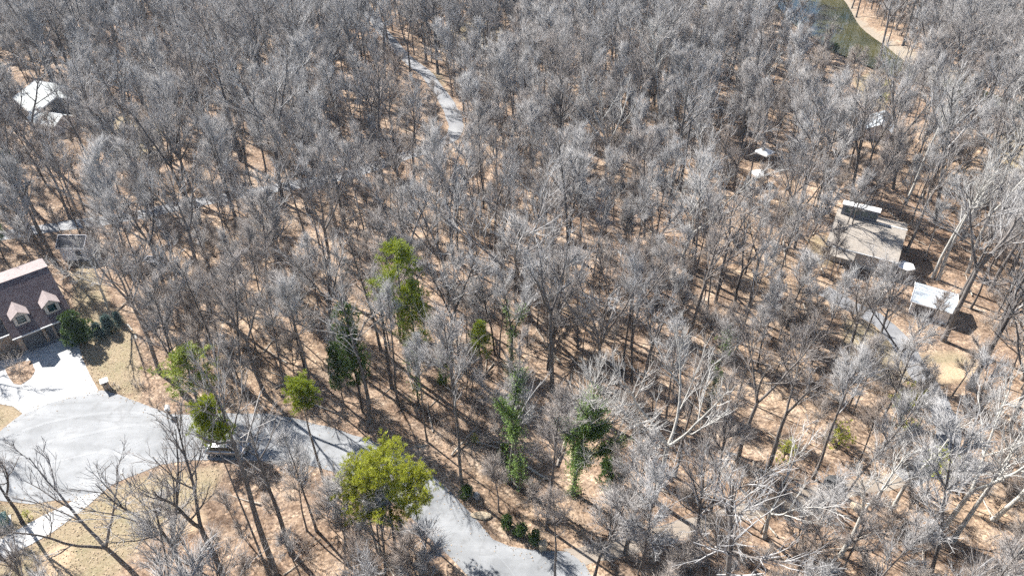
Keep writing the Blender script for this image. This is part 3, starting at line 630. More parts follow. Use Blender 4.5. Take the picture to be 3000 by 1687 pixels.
GROUND_KEEP = [ROAD, DRIVE, DRIVE2, RIVER, SANDBAR]
GK = [(ROAD, 1.5), (DRIVE, 2.5), (DRIVE2, 1.5), (RIVER, .6)] + [(l, .5) for l in LAWNS[:6]]
LINES_KEEP = [(BACKROAD, 1.9), (DRIVE3, 1.7), (TRACK, .9)]
SHADE_KEEP = [(ats([(2437, 720), (2455, 644), (2660, 675), (2632, 769)], 4), 4), (ats([(2674, 810), (2790, 843), (2787, 897), (2682, 880)], 3), 3), (ats([(0, 1262), (150, 1168), (300, 1143), (420, 1183), (500, 1215), (400, 1385), (150, 1460), (0, 1460)]), 0), (DRIVE[:10], 0), (ats([(120, 240), (200, 285), (150, 330), (80, 285)], 4), 4)]
SHX, SHY = -math.cos(SUN_DIR) / math.tan(SUN_EL), -math.sin(SUN_DIR) / math.tan(SUN_EL)
def shades(x, y, H):
    for poly, z in SHADE_KEEP:
        for t in (.4, .55, .7, .85, 1.0):
            if in_poly(x + SHX * (H * t - z), y + SHY * (H * t - z), poly): return True
    return False
def free(x, y, mind, spots=THINGS):
    for a, b in spots:
        if (a - x) ** 2 + (b - y) ** 2 < mind * mind: return False
    return True
def ground_ok(X, Y, extra=0):
    ok = np.ones(X.shape, bool)
    for p, m in GK: ok &= ~(inside_arr(X, Y, p) | (dist_poly(X, Y, p, True) < m + extra))
    for p, m in LINES_KEEP: ok &= dist_poly(X, Y, p) > m + extra
    for sx, sy, r in FLAT_SPOTS: ok &= np.hypot(X - sx, Y - sy) > r * .8 + extra
    return ok
def hides(x, y, H, w, lo=.45):
    for t in (lo, (lo + 1) / 2, .95):
        px, py = proj(x, y, H * t); r = w * .6 * FPX / math.hypot(y, ALT)
        for q in KEEP_PX:
            if in_poly(px, py, q) or in_poly(px - r, py, q) or in_poly(px + r, py, q): return True
    return False
#==PART4==
# ------------------------------------------------------------------ evergreens, ivy-clad trees, shrubs (each described on its own)
def own_tree(name, label, cat, bx, by, ty, parts, H0, group=None, rot=None, wide=1.0):
    """parts: [(part name, mesh)]; stands at photo spot (bx,by), reaches row ty"""
    x, y = at(bx, by); H = height_for(bx, by, ty); e = empty(name, (x, y, tz(x, y)), rt.uniform(0, 6.28) if rot is None else rot)
    s = H / H0; e.scale = (s * wide, s * wide, s); tag(e, label, cat, group)
    for nm, me in parts: link(nm, me, e)
    THINGS.append((x, y)); return e
def two(arr, mb, ml): return [('trunk', mesh_np('trunk', *arr[0], mb, True)), ('crown', mesh_np('crown', *arr[1], ml))]
PINE = [two(grow_pine(901, 18, .62, 3.4, 10, 5, 11, .45, .25), M['bark'], M['pine']), two(grow_pine(902, 18, .52, 3.6, 11, 5, 9, .45, .25), M['bark'], M['pine']),
        two(grow_pine(903, 18, .74, 2.6, 8, 5, 11, .42, .1), M['bark'], M['pine']), two(grow_pine(904, 18, .48, 2.6, 12, 5, 9, .42, .1, .95), M['bark'], M['pine']), two(grow_pine(905, 18, .84, 2.4, 7, 6, 11, .42, .0, .7), M['bark'], M['pine'])]
BROAD = [two(grow_pine(911 + i, 16, .5, 4.5, 13, 7, 11, .45, .15, .6), M['bark'], M['cedar']) for i in range(2)]
CED = [two(grow_cedar(921 + i, 9, 2.7, 800, .3, .6, 9, .36, 12), M['bark'], M['dark_ever']) for i in range(2)]
SPR = two(grow_pine(931, 4, .04, 1.35, 13, 9, 9, .22, 0, .95), M['bark'], M['spruce'])
BUSH = [two(grow_cedar(941 + i, 3.0, 1.7, 700, .02, .8, 9, .22, 12), M['bark'], M['dark_ever']) for i in range(2)]
YBUSH = two(grow_cedar(951, 3.0, 1.7, 130, .05, .8, 6, .22, 12), M['bark'], M['cedar'])
EG = [('pine_tree', 'tall yellow-green pine with long leaning crown in mid wood', 'pine tree', 1200, 1098, 722, PINE[0], 18, 1.15), ('pine_tree', 'dark green pine just below the tall yellow-green pine', 'pine tree', 1224, 1130, 815, PINE[3], 18, 1.1),
      ('pine_tree', 'small bright yellow-green pine standing alone right of mid wood', 'pine tree', 1405, 1116, 925, PINE[3], 18, 1.25), ('pine_tree', 'sparse wide pine between round turning circle and woods', 'pine tree', 600, 1228, 1022, PINE[1], 18, 2.1),
      ('pine_tree', 'leaning tall pine with small green tuft over the parked car', 'pine tree', 790, 1690, 1160, PINE[4], 18, .46), ('pine_tree', 'thin pine with small round green top right of parked car', 'pine tree', 952, 1428, 1128, PINE[4], 18, 1.0),
      ('pine_tree', 'left of three broad lime-green pines over the road', 'pine tree', 1105, 1612, 1370, BROAD[0], 16, .95), ('pine_tree', 'middle and tallest of three broad lime-green pines over the road', 'pine tree', 1160, 1605, 1325, BROAD[1], 16, 1.0), ('pine_tree', 'right of three broad lime-green pines over the road', 'pine tree', 1232, 1570, 1380, BROAD[0], 16, .95),
      ('cedar_tree', 'dark green cedar left of the tall yellow-green pine', 'cedar tree', 1062, 1206, 900, CED[0], 9, .55), ('cedar_tree', 'lower pale green cedar at the foot of dark cedar', 'cedar tree', 1008, 1185, 1010, CED[1], 9, .6),
      ('cedar_tree', 'dark conifer at left edge near the lane', 'conifer', 22, 775, 600, CED[1], 9, .75), ('cedar_tree', 'light green conifer at left edge by far house', 'conifer', 14, 262, 140, CED[0], 9, .8), ('cedar_tree', 'dark conifer in top left corner', 'conifer', 62, 60, -30, CED[1], 9, .8),
      ('cedar_tree', 'dark conifer at top edge beyond the river', 'conifer', 2810, 70, -10, CED[0], 9, .5), ('round_shrub', 'dense dark green rounded shrub beside garage corner', 'shrub', 240, 1003, 922, BUSH[0], 3, 1.0), ('round_shrub', 'dark rounded shrub below far house at left edge', 'shrub', 32, 492, 432, BUSH[1], 3, .75),
      ('spruce_shrub', 'largest blue spruce beside dark rounded shrub', 'spruce', 290, 987, 950, SPR, 4, 1.1), ('spruce_shrub', 'middle blue spruce on lawn by garage', 'spruce', 326, 970, 925, SPR, 4, 1.0), ('spruce_shrub', 'smallest blue spruce at edge of woods by lawn', 'spruce', 351, 947, 914, SPR, 4, .8),
      ('cedar_shrub', 'small dark cedar on leaf litter right of ivy trees', 'cedar', 1784, 1416, 1335, BUSH[1], 3, .8), ('cedar_shrub', 'small green bush left of the ivy-clad trunks', 'shrub', 1478, 1350, 1296, BUSH[0], 3, .6), ('cedar_shrub', 'tiny green bush above the tall slender trunk', 'shrub', 1391, 1288, 1262, YBUSH, 3, .9),
      ('evergreen_bush', 'first of three dark low bushes by road bend', 'shrub', 1486, 1545, 1512, BUSH[0], 3, .95), ('evergreen_bush', 'middle of three dark low bushes by road bend', 'shrub', 1527, 1566, 1534, BUSH[1], 3, 1.0), ('evergreen_bush', 'last of three dark low bushes by road bend', 'shrub', 1567, 1590, 1557, BUSH[0], 3, .9),
      ('evergreen_bush', 'dark bush at foot of tall slender trunk by road', 'shrub', 1368, 1455, 1422, BUSH[1], 3, .9), ('evergreen_bush', 'wide olive bush in brush below gravel drive', 'shrub', 2738, 1395, 1320, YBUSH, 3, 1.2), ('evergreen_bush', 'thin green bush behind bare trees at right lawn', 'shrub', 2636, 1235, 1130, YBUSH, 3, .9), ('evergreen_bush', 'pale green bush among long trunk shadows at right', 'shrub', 2295, 1345, 1285, YBUSH, 3, .9),
      ('evergreen_bush', 'green bush under leaning trunk at right', 'shrub', 2450, 1310, 1245, YBUSH, 3, 1.1), ('evergreen_bush', 'small yellow-green bush beside lower driveway', 'shrub', 84, 1518, 1496, YBUSH, 3, 1.2), ('evergreen_bush', 'dark low evergreen on the near river bank', 'shrub', 2440, 160, 130, BUSH[1], 3, 1.0), ('evergreen_bush', 'olive evergreen in clearing below the river', 'shrub', 2585, 290, 225, YBUSH, 3, .7)]
for nm, lb, ct_, bx, by, ty, parts, H0, wd_ in EG: own_tree(nm, lb, ct_, bx, by, ty, parts, H0, wide=wd_)
def ivy_tree(seed, label, bx, by, ty, pale=False, **kw):
    H = height_for(bx, by, ty); a, b, c = grow_tree(seed, H=H, **kw)
    own_tree('ivy_clad_tree', label, 'tree', bx, by, ty, [('trunk', mesh_np('trunk', *a, M['bark'], True)), ('crown', mesh_np('crown', *b, M['twig_pale' if pale else 'twig'])), ('ivy', mesh_np('ivy', *c, M['ivy']))], H, rot=0)
ivy_tree(961, 'forked tree with bright green ivy up both limbs, above road', 1527, 1419, 1020, spread=2.6, clear=.62, nlimb=8, fork=2, ivy=2.4, n4=4)
ivy_tree(962, 'straight ivy-covered trunk just left of the forked ivy tree', 1489, 1408, 1090, spread=2.0, clear=.6, nlimb=7, ivy=1.0, n4=4)
ivy_tree(963, 'largest ivy-covered tree with pale branches fanning to the right', 1679, 1441, 1085, True, spread=5.4, clear=.36, nlimb=15, ivy=4.6, vase=.5)
ivy_tree(964, 'grey tree with ivy on its lower trunk right of small pine', 1493, 1089, 770, spread=4.2, clear=.42, nlimb=10, fork=2, ivy=.9)
ivy_tree(965, 'short ivy-covered stub left of the small bright pine', 1296, 1116, 1010, spread=1.4, clear=.6, nlimb=5, ivy=1.2, n4=3)
ivy_tree(966, 'slim tree with ivy on its trunk behind pale sweeping tree', 2078, 1185, 940, spread=2.6, clear=.5, nlimb=8, ivy=1.1)
ivy_tree(967, 'slim ivy-covered trunk beneath the tall yellow-green pine', 1227, 1187, 1020, spread=1.8, clear=.55, nlimb=7, ivy=.9, n4=4)

# ------------------------------------------------------------------ chance trees of the wood
rs = np.random.default_rng(21); CELL = {}
def cell_free(x, y, m, reg=CELL):
    i, j = int(x // 6), int(y // 6)
    for a in (i - 1, i, i + 1):
        for b in (j - 1, j, j + 1):
            for (u, v) in reg.get((a, b), ()):
                if (u - x) ** 2 + (v - y) ** 2 < m * m: return False
    return True
def cell_add(x, y, reg=CELL): reg.setdefault((int(x // 6), int(y // 6)), []).append((x, y))
for x, y in THINGS: cell_add(x, y)
N = 12000; X = rs.uniform(-225, 225, N); Y = rs.uniform(26, 300, N)
half = (Y * math.cos(PITCH) + ALT * math.sin(PITCH)) / 1.4 + 20; ok = (np.abs(X) < half) & ground_ok(X, Y); cand = []
for x, y in zip(X[ok], Y[ok]):
    slim = rs.random() < .48; px, py = proj(x, y, 0)
    near_open = 1.35 if (900 < px < 2400 and py > 1150) else 1.0
    gap = .5 + .5 * math.sin(x * .085 + 2.1 * math.sin(y * .05)) * math.cos(y * .075 + 1.3 * math.sin(x * .06))
    if not cell_free(x, y, (2.2 + 1.0 * gap if slim else 4.3 + 2.4 * gap) * near_open): continue
    H = rs.uniform(10, 21) if slim else min(27, 16 + 5.5 * (1 - gap) + rs.gamma(2.0, 1.6)); w = 2.0 if slim else 4.6
    if hides(x, y, H, w) or shades(x, y, H): continue
    cell_add(x, y); cand.append((x, y, H, slim))
def in_view(x, y, H):
    a = proj(x, y, 0); b = proj(x, y, H * .8)
    return any(-10 < q[0] < 3010 and -10 < q[1] < 1697 for q in (a, b))
cand.sort(key=lambda c: (not in_view(*c[:3]), -(c[2] / math.hypot(c[0], c[1], ALT - c[2] * .6))))
NIND = 300 - len(TREES)
for x, y, H, slim in cand[:NIND]:
    pr = SLIM[int(rs.integers(3))] if slim else PROTO[int(rs.integers(len(PROTO)))]; px, py = proj(x, y, 0)
    pale = (not slim) and rs.random() < (.22 if px > 1700 else .06)
    e = place(pr, x, y, H, rs.uniform(0, 6.28), pale, wide=rs.uniform(.85, 1.2), lean=(rs.normal(0, .045), rs.normal(0, .045)))
    TREES.append(dict(o=e, x=x, y=y, H=H, pale=pale, slim=slim, fork=pr['fork']))
def scatter(name, pts, meshes, label, cat):
    """one stuff object: points carrying pick, turn and size, instanced with geometry nodes"""
    P = np.array([(x, y, tz_) for x, y, tz_, *_ in pts], np.float32); me = bpy.data.meshes.new(name); me.vertices.add(len(P)); me.vertices.foreach_set('co', P.ravel())
    for an, ty_, k in (('pick', 'INT', 3), ('turn', 'FLOAT', 4), ('size', 'FLOAT', 5)):
        a = me.attributes.new(an, ty_, 'POINT'); a.data.foreach_set('value', np.array([q[k] for q in pts], np.int32 if ty_ == 'INT' else np.float32))
    for m in {m for q in meshes for m in q.materials}: me.materials.append(m)
    o = tag(link(name, me), label, cat, kind='stuff'); col = proto_collection(name + '_kinds', meshes)
    ng = bpy.data.node_groups.new(name, 'GeometryNodeTree'); ng.interface.new_socket('Geometry', in_out='INPUT', socket_type='NodeSocketGeometry'); ng.interface.new_socket('Geometry', in_out='OUTPUT', socket_type='NodeSocketGeometry')
    nn = ng.nodes; gi = nn.new('NodeGroupInput'); go = nn.new('NodeGroupOutput'); ip = nn.new('GeometryNodeInstanceOnPoints'); ci = nn.new('GeometryNodeCollectionInfo')
    ci.inputs['Collection'].default_value = col; ci.inputs['Separate Children'].default_value = True; ci.inputs['Reset Children'].default_value = True; ip.inputs['Pick Instance'].default_value = True
    def na(n_, t_): a = nn.new('GeometryNodeInputNamedAttribute'); a.data_type = t_; a.inputs['Name'].default_value = n_; return a.outputs[0]
    cx = nn.new('ShaderNodeCombineXYZ'); L = ng.links
    L.new(na('turn', 'FLOAT'), cx.inputs[2]); L.new(gi.outputs[0], ip.inputs['Points']); L.new(ci.outputs[0], ip.inputs['Instance']); L.new(na('pick', 'INT'), ip.inputs['Instance Index'])
    L.new(cx.outputs[0], ip.inputs['Rotation']); L.new(na('size', 'FLOAT'), ip.inputs['Scale']); L.new(ip.outputs[0], go.inputs[0])
    md = o.modifiers.new('scatter', 'NODES'); md.node_group = ng; return o
far = cand[NIND:]; fz = terrain(np.array([c[0] for c in far]), np.array([c[1] for c in far])); fp = []
for (x, y, H, slim), z in zip(far, fz):
    k = int(rs.integers(12, 15)) if slim else int(rs.integers(0, 12)); H0 = [15, 11, 18][k - 12] if slim else SPEC[k]['H']; fp.append((x, y, z, k, rs.uniform(0, 6.28), H / H0))
scatter('distant_bare_wood', fp, FAR, 'mass of bare grey hardwoods filling the far wood and edges', 'woodland')
print('TREES individual', len(TREES), 'far', len(fp))
# undergrowth
N = 17000; X = rs.uniform(-200, 200, N); Y = rs.uniform(27, 285, N); half = (Y * math.cos(PITCH) + ALT * math.sin(PITCH)) / 1.4 + 6
ok = (np.abs(X) < half) & ground_ok(X, Y, .6); PXS = [proj(x, y, 0) for x, y in zip(X, Y)]; bp = []; Zt = terrain(X, Y)
THICK = [([(350, 760), (600, 700), (900, 720), (960, 900), (820, 1080), (560, 1100), (400, 1000)], .9), ([(1000, 1520), (1150, 1480), (1330, 1640), (1340, 1760), (940, 1760)], 1.0), ([(1650, 1560), (2000, 1490), (2300, 1460), (2500, 1480), (3050, 1480), (3050, 1760), (1650, 1760)], 1.0), ([(1350, 330), (1700, 300), (1720, 420), (1380, 430)], .9),
         ([(2250, 1250), (2450, 1270), (2850, 1380), (2800, 1480), (2350, 1500)], .6), ([(700, 1500), (960, 1480), (960, 1700), (700, 1760)], .8)]
CLEARPX = [([(850, 1150), (1100, 1180), (1450, 1350), (1900, 1420), (1900, 1520), (1500, 1500), (1200, 1350), (900, 1230)], .06), ([(400, 1400), (760, 1370), (760, 1500), (560, 1687), (250, 1687)], .05), ([(1700, 560), (2350, 560), (2350, 1000), (1800, 1000)], .3), ([(2660, 690), (2860, 740), (2900, 1000), (2700, 1000)], .10)]
BREG = {}
for i in np.nonzero(ok)[0]:
    px, py = PXS[i]; pr_ = .48
    for q, v in CLEARPX:
        if in_poly(px, py, q): pr_ = v
    for q, v in THICK:
        if in_poly(px, py, q): pr_ = v
    if rs.random() > pr_ or not cell_free(X[i], Y[i], 1.05, BREG): continue
    if hides(X[i], Y[i], 2.5, .6): continue
    cell_add(X[i], Y[i], BREG); k = int(rs.choice(8, p=[.15, .15, .10, .12, .12, .10, .13, .13])); bp.append((X[i], Y[i], Zt[i], k, rs.uniform(0, 6.28), rs.uniform(.6, 1.25)))
scatter('undergrowth', bp, BRUSH, 'leafless brown undergrowth and saplings on the wood floor', 'undergrowth')
N = 2600; X = rs.uniform(-150, 150, N); Y = rs.uniform(30, 200, N); half = (Y * math.cos(PITCH) + ALT * math.sin(PITCH)) / 1.4; ok = (np.abs(X) < half) & ground_ok(X, Y, .8); Zt = terrain(X, Y)
scatter('fallen_branches', [(X[i], Y[i], Zt[i], int(rs.choice(4, p=[.4, .2, .3, .1])), rs.uniform(0, 6.28), rs.uniform(.7, 1.3)) for i in np.nonzero(ok)[0]], LYING, 'pale dead branches lying in the leaf litter', 'branches')
#==PART5==
# ------------------------------------------------------------------ buildings
def part(name, mb, mat, parent): return mb.build(name, mat, parent)
def brick_garage_house():
    ang = math.radians(42); bx, by = -61.17 - .669 * .3, 77.0 + .743 * .3
    e = tag(empty('brick_house', (bx, by, 0), ang), 'brick house with brown shingle roof, two dormers and double garage', 'house'); W = 7.1
    mb = MB(); doors = [(-W + .65, -W + 3.15), (-W + 3.5, -W + 4.35), (-W + 4.6, -W + 6.75)]; xs = [-W] + [v for d in doors for v in d] + [0]
    for a, b in zip(xs[0::2], xs[1::2]): mb.box(a, 0, 0, b, .25, 2.2)
    mb.box(-W, 0, 2.2, 0, .25, 2.72); part('front_wall', mb, M['brick'], e)
    part('side_wall', MB().prism([(.25, 0), (9.1, 0), (9.1, 6.95), (5.9, 7.42), (.25, 2.9)], -.25, -.002, 'x'), M['siding'], e)
    part('side_wall', MB().prism([(.25, 0), (9.1, 0), (9.1, 6.95), (5.9, 7.42), (.25, 2.9)], -W + .002, -W + .25, 'x'), M['siding'], e)
    part('rear_wall', MB().box(-W + .25, 8.85, 0, -.25, 9.1, 6.9), M['siding'], e)
    for k, (a, b) in enumerate(doors):
        mb = MB(); hgt = 2.18 if k != 1 else 2.1; n = 4 if k != 1 else 1
        for r in range(n): mb.box(a + .01, .16, hgt * r / n + .01, b - .01, .20, hgt * (r + 1) / n - .012)
        mb.box(a + .005, .20, 0.0, b - .005, .23, hgt); part('garage_door' if k != 1 else 'entry_door', mb, M['door'], e)
    z = lambda y: 2.76 + .78 * (y + .35)
    roof = part('roof', MB().slab([(-W - .3, -.35, z(-.35)), (.3, -.35, z(-.35)), (.3, 5.95, z(5.95)), (-W - .3, 5.95, z(5.95))], .16), M['shingle_shaded'], e)
    part('rear_roof', MB().slab([(-W - .35, 5.90, z(5.95) + .03), (.35, 5.90, z(5.95) + .03), (.35, 9.5, 7.25), (-W - .35, 9.5, 7.25)], .16), M['shingle_sunlit'], e)
    part('gutter', MB().box(-W - .32, -.48, z(-.35) - .18, .32, -.352, z(-.35) - .02), M['white'], e)
    for xc in (-1.65, -5.45):
        d = empty('dormer', (0, 0, 0)); d.parent = e; yf = .75; z0 = z(yf) - .02; w = .9
        mb = MB(); mb.prism([(xc - w, z0), (xc - .45, z0), (xc - .45, z0 + 1.35), (xc + .45, z0 + 1.35), (xc + .45, z0), (xc + w, z0), (xc + w, z0 + 1.45), (xc, z0 + 2.05), (xc - w, z0 + 1.45)], yf, yf + .14)
        mb.box(xc - .45, yf, z0, xc + .45, yf + .14, z0 + .3)
        for s in (-1, 1):
            a, b = sorted((xc + s * w, xc + s * (w - .12))); mb.prism([(yf + .14, z0 + .1), (yf + .14, z0 + 1.45), (yf + 1.95, z0 + 1.50)], a, b, 'x')
        part('dormer_wall', mb, M['siding'], d); zr, ze, we = z0 + 2.22, z0 + 1.34, w + .26; yb = lambda zz: (zz - 2.76) / .78 - .35
        for s in (-1, 1):
            q = [(xc + s * we, yf - .22, ze), (xc, yf - .22, zr), (xc, yb(zr) + .05, zr), (xc + s * we, yb(ze) + .05, ze)]
            if s > 0: q = q[::-1]
            part('dormer_roof', MB().slab(q, .09), M['shingle_sunlit'], d)
        fr = MB(); fr.box(xc - .5, yf - .03, z0 + .26, xc - .41, yf + .05, z0 + 1.38).box(xc + .41, yf - .03, z0 + .26, xc + .5, yf + .05, z0 + 1.38).box(xc - .41, yf - .03, z0 + .26, xc + .41, yf + .05, z0 + .34).box(xc - .41, yf - .03, z0 + 1.3, xc + .41, yf + .05, z0 + 1.38).box(xc - .41, yf - .02, z0 + .79, xc + .41, yf + .04, z0 + .86)
        part('window_frame', fr, M['black'], d)
        for a, b in ((.34, .79), (.86, 1.30)): part('pane', MB().box(xc - .41, yf + .01, z0 + a, xc + .41, yf + .03, z0 + b), M['glass'], d)
    part('wing_wall', MB().box(-14, 1.5, 0, -W - .02, 1.75, 2.75).box(-14, 1.75, 0, -13.75, 9, 2.75), M['brick'], e)
    part('wing_roof', MB().slab([(-14.3, 1.1, 2.8), (-W - .36, 1.1, 2.8), (-W - .36, 6.2, 6.6), (-14.3, 6.2, 6.6)], .15).slab([(-14.3, 6.2, 6.62), (-W - .36, 6.2, 6.62), (-W - .36, 9.5, 4.4), (-14.3, 9.5, 4.4)], .15), M['shingle_dark'], e)
    part('wing_gutter', MB().box(-14.3, .96, 2.62, -W - .36, 1.09, 2.78), M['white'], e)
M['shingle_sunlit'] = shingle_mat('sunlit_brown_shingle', (.30, .25, .24), (.38, .32, .305))  # same brown shingle, lightened: sunlight painted into rear and dormer roofs
brick_garage_house()
def gable(name, label, cat, loc, rz, W, D, eave, ridge, wall, roofm, over=.3, trim=None, rear=None, door=None, windows=()):
    """gabled building: ridge along local x; origin at the middle of the front wall"""
    e = tag(empty(name, loc, rz), label, cat); h = W / 2; m = D / 2
    part('front_wall', MB().box(-h, 0, 0, h, .15, eave), wall, e); part('rear_wall', MB().box(-h, D - .15, 0, h, D, eave), wall, e)
    for s in (-1, 1):
        a, b = sorted((s * h, s * (h - .15))); part('side_wall', MB().prism([(.15, 0), (D - .15, 0), (D - .15, eave), (m, ridge - .08), (.15, eave)], a + .001, b - .001, 'x'), wall, e)
    sl = (ridge - eave) / m; ze = eave - over * sl
    part('front_roof', MB().slab([(-h - over, -over, ze + .1), (h + over, -over, ze + .1), (h + over, m, ridge + .1), (-h - over, m, ridge + .1)], .12), roofm, e)
    part('rear_roof', MB().slab([(-h - over, m, ridge + .1), (h + over, m, ridge + .1), (h + over, D + over, ze + .1), (-h - over, D + over, ze + .1)], .12), rear or roofm, e)
    if trim:
        mb = MB(); mb.box(-h - over, -over - .06, ze - .12, h + over, -over - .002, ze + .09)
        for s in (-1, 1):
            x = s * (h + over); a, b = sorted((x, x + s * .07)); mb.prism([(-over, ze - .1), (-over, ze + .16), (m, ridge + .17), (D + over, ze + .16), (D + over, ze - .1), (m, ridge - .1)], a + .001, b + .001, 'x')
        part('trim', mb, trim, e)
        part('ridge_cap', MB().tube((-h - over, m, ridge + .11), (h + over, m, ridge + .11), .07, k=6), trim, e)
    if door: part('door', MB().box(door[0], -.05, 0, door[1], -.002, door[2]), M['door'], e)
    for x0, x1, z0, z1 in windows:
        f = part('window', MB().box(x0, -.06, z0, x1, -.003, z1), M['white'], e); part('pane', MB().box(x0 + .08, -.075, z0 + .08, x1 - .08, -.061, z1 - .08), M['glass'], f)
    return e
gable('garden_shed', 'grey shed with black roof and pale trim behind brick house', 'shed', (-69.9, 94.2, 0), math.radians(-1), 4.0, 3.2, 2.6, 3.7, M['grey_wall'], M['shingle_dark'], .22, M['grey_wall'], M['shingle_sunlit'], (.4, 1.3, 1.9))  # dark shingle front deepened for shade, rear slope coloured as sunlit
def tan_house():
    ang = math.radians(-29); e = tag(empty('tan_house', (58.9, 89.4, 0), ang), 'house with broad tan roof and dark raised block at right', 'house'); W = 10.6
    part('front_wall', MB().box(-W + .5, .5, 0, -.5, .7, 3.05), M['siding'], e); part('rear_wall', MB().box(-W + .5, 11, 0, -.5, 11.2, 3.6), M['siding'], e)
    for x in (-W + .5, -.7): part('side_wall', MB().prism([(.7, 0), (11, 0), (11, 3.6), (6.8, 4.85), (.7, 3.1)], x, x + .2, 'x'), M['brick'], e)
    r = part('roof', MB().slab([(-W, 0, 3.0), (0, 0, 3.0), (0, 6.8, 5.0), (-W, 6.8, 5.0)], .15), M['shingle_tan'], e)
    part('rear_roof', MB().slab([(-W, 6.8, 5.0), (0, 6.8, 5.0), (0, 11.6, 3.6), (-W, 11.6, 3.6)], .15), M['shingle_tan'], e)
    part('ridge_trim', MB().box(-4.3, 6.74, 5.005, .05, 6.92, 5.07), M['white'], e); part('gutter', MB().box(-W, -.13, 2.82, 0, -.002, 2.96), M['white'], e)
    b = part('raised_block', MB().box(-W + .6, 6.95, 3.2, -4.6, 8.1, 6.75), M['blue_wall'], e)
    part('block_cap', MB().box(-W + .45, 6.8, 6.752, -4.45, 8.25, 6.9), M['white'], b)
    for k in range(4):
        x = -W + 1.1 + k * 1.25; part('window', MB().box(x, 6.90, 5.55, x + .95, 6.948, 6.35), M['glass'], b)
    part('front_porch', MB().slab([(-W + 1, -2.2, 2.55), (-W + 4.6, -2.2, 2.55), (-W + 4.6, .3, 2.85), (-W + 1, .3, 2.85)], .12), M['shingle_tan'], e)
    for k in range(3): part('porch_post', MB().box(-W + 1.1 + k * 1.62, -2.1, 0, -W + 1.24 + k * 1.62, -1.96, 2.42), M['white'], e)
M['blue_wall'] = noisy('slate_blue_wall', (.14, .15, .17), (.20, .21, .24), 2, .6, .4, 0)
tan_house()
gable('metal_roof_garage', 'small white building with pale metal roof beside tan-roofed house', 'garage', (59.75, 79.55, 0), math.radians(-31), 5.0, 4.7, 2.35, 3.0, M['white'], M['metal_roof'], .3, M['white'], None, (-2.0, .6, 2.1))
gable('pale_roof_house', 'pale-roofed house in the woods at upper left', 'house', (-106.3, 148.6, 0), math.radians(-45), 12.5, 10, 3.2, 5.4, M['dark_wall'], M['shingle_pale'], .5, M['grey_wall'], M['shingle_pale'], (-1, .1, 2.1), [(-3.6, -2.4, 1, 2.1), (1.8, 3.2, 1, 2.1)])
gable('low_pale_roof_building', 'low pale-roofed outbuilding just below upper left house', 'outbuilding', (-99.5, 141.5, 0), math.radians(-20), 7.5, 5.0, 2.3, 3.5, M['grey_wall'], M['shingle_pale'], .4, M['white'], None, (-1.5, 1.0, 2.1))
gable('grey_roof_cabin', 'small grey-roofed cabin hidden among trees near right edge', 'cabin', (79.5, 139.5, 0), math.radians(62), 7.5, 4.6, 2.5, 3.8, M['grey_wall'], M['metal_roof'], .3, M['white'], None, (-.5, .4, 2.0))
# ------------------------------------------------------------------ canopies
def pop_up(label, px, py, w, rz, zt=2.3):
    x, y = at(px, py); e = tag(empty('canopy_tent', (x, y, tz(x, y)), rz), label, 'canopy'); h = w / 2
    mb = MB(); c = [(-h, -h, zt), (h, -h, zt), (h, h, zt), (-h, h, zt)]
    V = c + [(0, 0, zt + .7)] + [(a, b, zt - .25) for a, b, _ in c]; mb.add(V, [(0, 1, 4), (1, 2, 4), (2, 3, 4), (3, 0, 4), (0, 5, 6, 1), (1, 6, 7, 2), (2, 7, 8, 3), (3, 8, 5, 0)]); part('canopy', mb, M['tarp'], e)
    for a, b, _ in c: part('leg', MB().box(a * .96 - .03, b * .96 - .03, 0, a * .96 + .03, b * .96 + .03, zt), M['black'], e)
pop_up('white pointed canopy tent, the farther of two in right woods', 2233, 475, 2.9, math.radians(40)); pop_up('white canopy tent, the nearer of two in right woods', 2220, 535, 2.5, math.radians(14), 2.0)
def parasol():
    x, y = at(2641, 812); e = tag(empty('patio_parasol', (x, y, tz(x, y)), .3), 'pale open parasol between tan roof and metal-roofed garage', 'parasol'); n = 6; R = 1.35
    V = [(0, 0, 2.65)] + [(R * math.cos(2 * math.pi * i / n), R * math.sin(2 * math.pi * i / n), 2.2) for i in range(n)] + [(R * math.cos(2 * math.pi * i / n), R * math.sin(2 * math.pi * i / n), 2.08) for i in range(n)]
    mb = MB(); mb.add(V, [(0, i + 1, (i + 1) % n + 1) for i in range(n)] + [(i + 1, i + 1 + n, (i + 1) % n + 1 + n, (i + 1) % n + 1) for i in range(n)]); part('canopy', mb, M['tarp'], e)
    part('pole', MB().tube((0, 0, .1), (0, 0, 2.6), .03), M['black'], e); part('base', MB().tube((0, 0, 0), (0, 0, .1), .3, .25, 12), M['rock'], e)
    for i in range(n): a = 2 * math.pi * i / n; part('rib', MB().tube((0, 0, 2.6), (R * .97 * math.cos(a), R * .97 * math.sin(a), 2.16), .012, k=4), M['black'], e)
parasol()
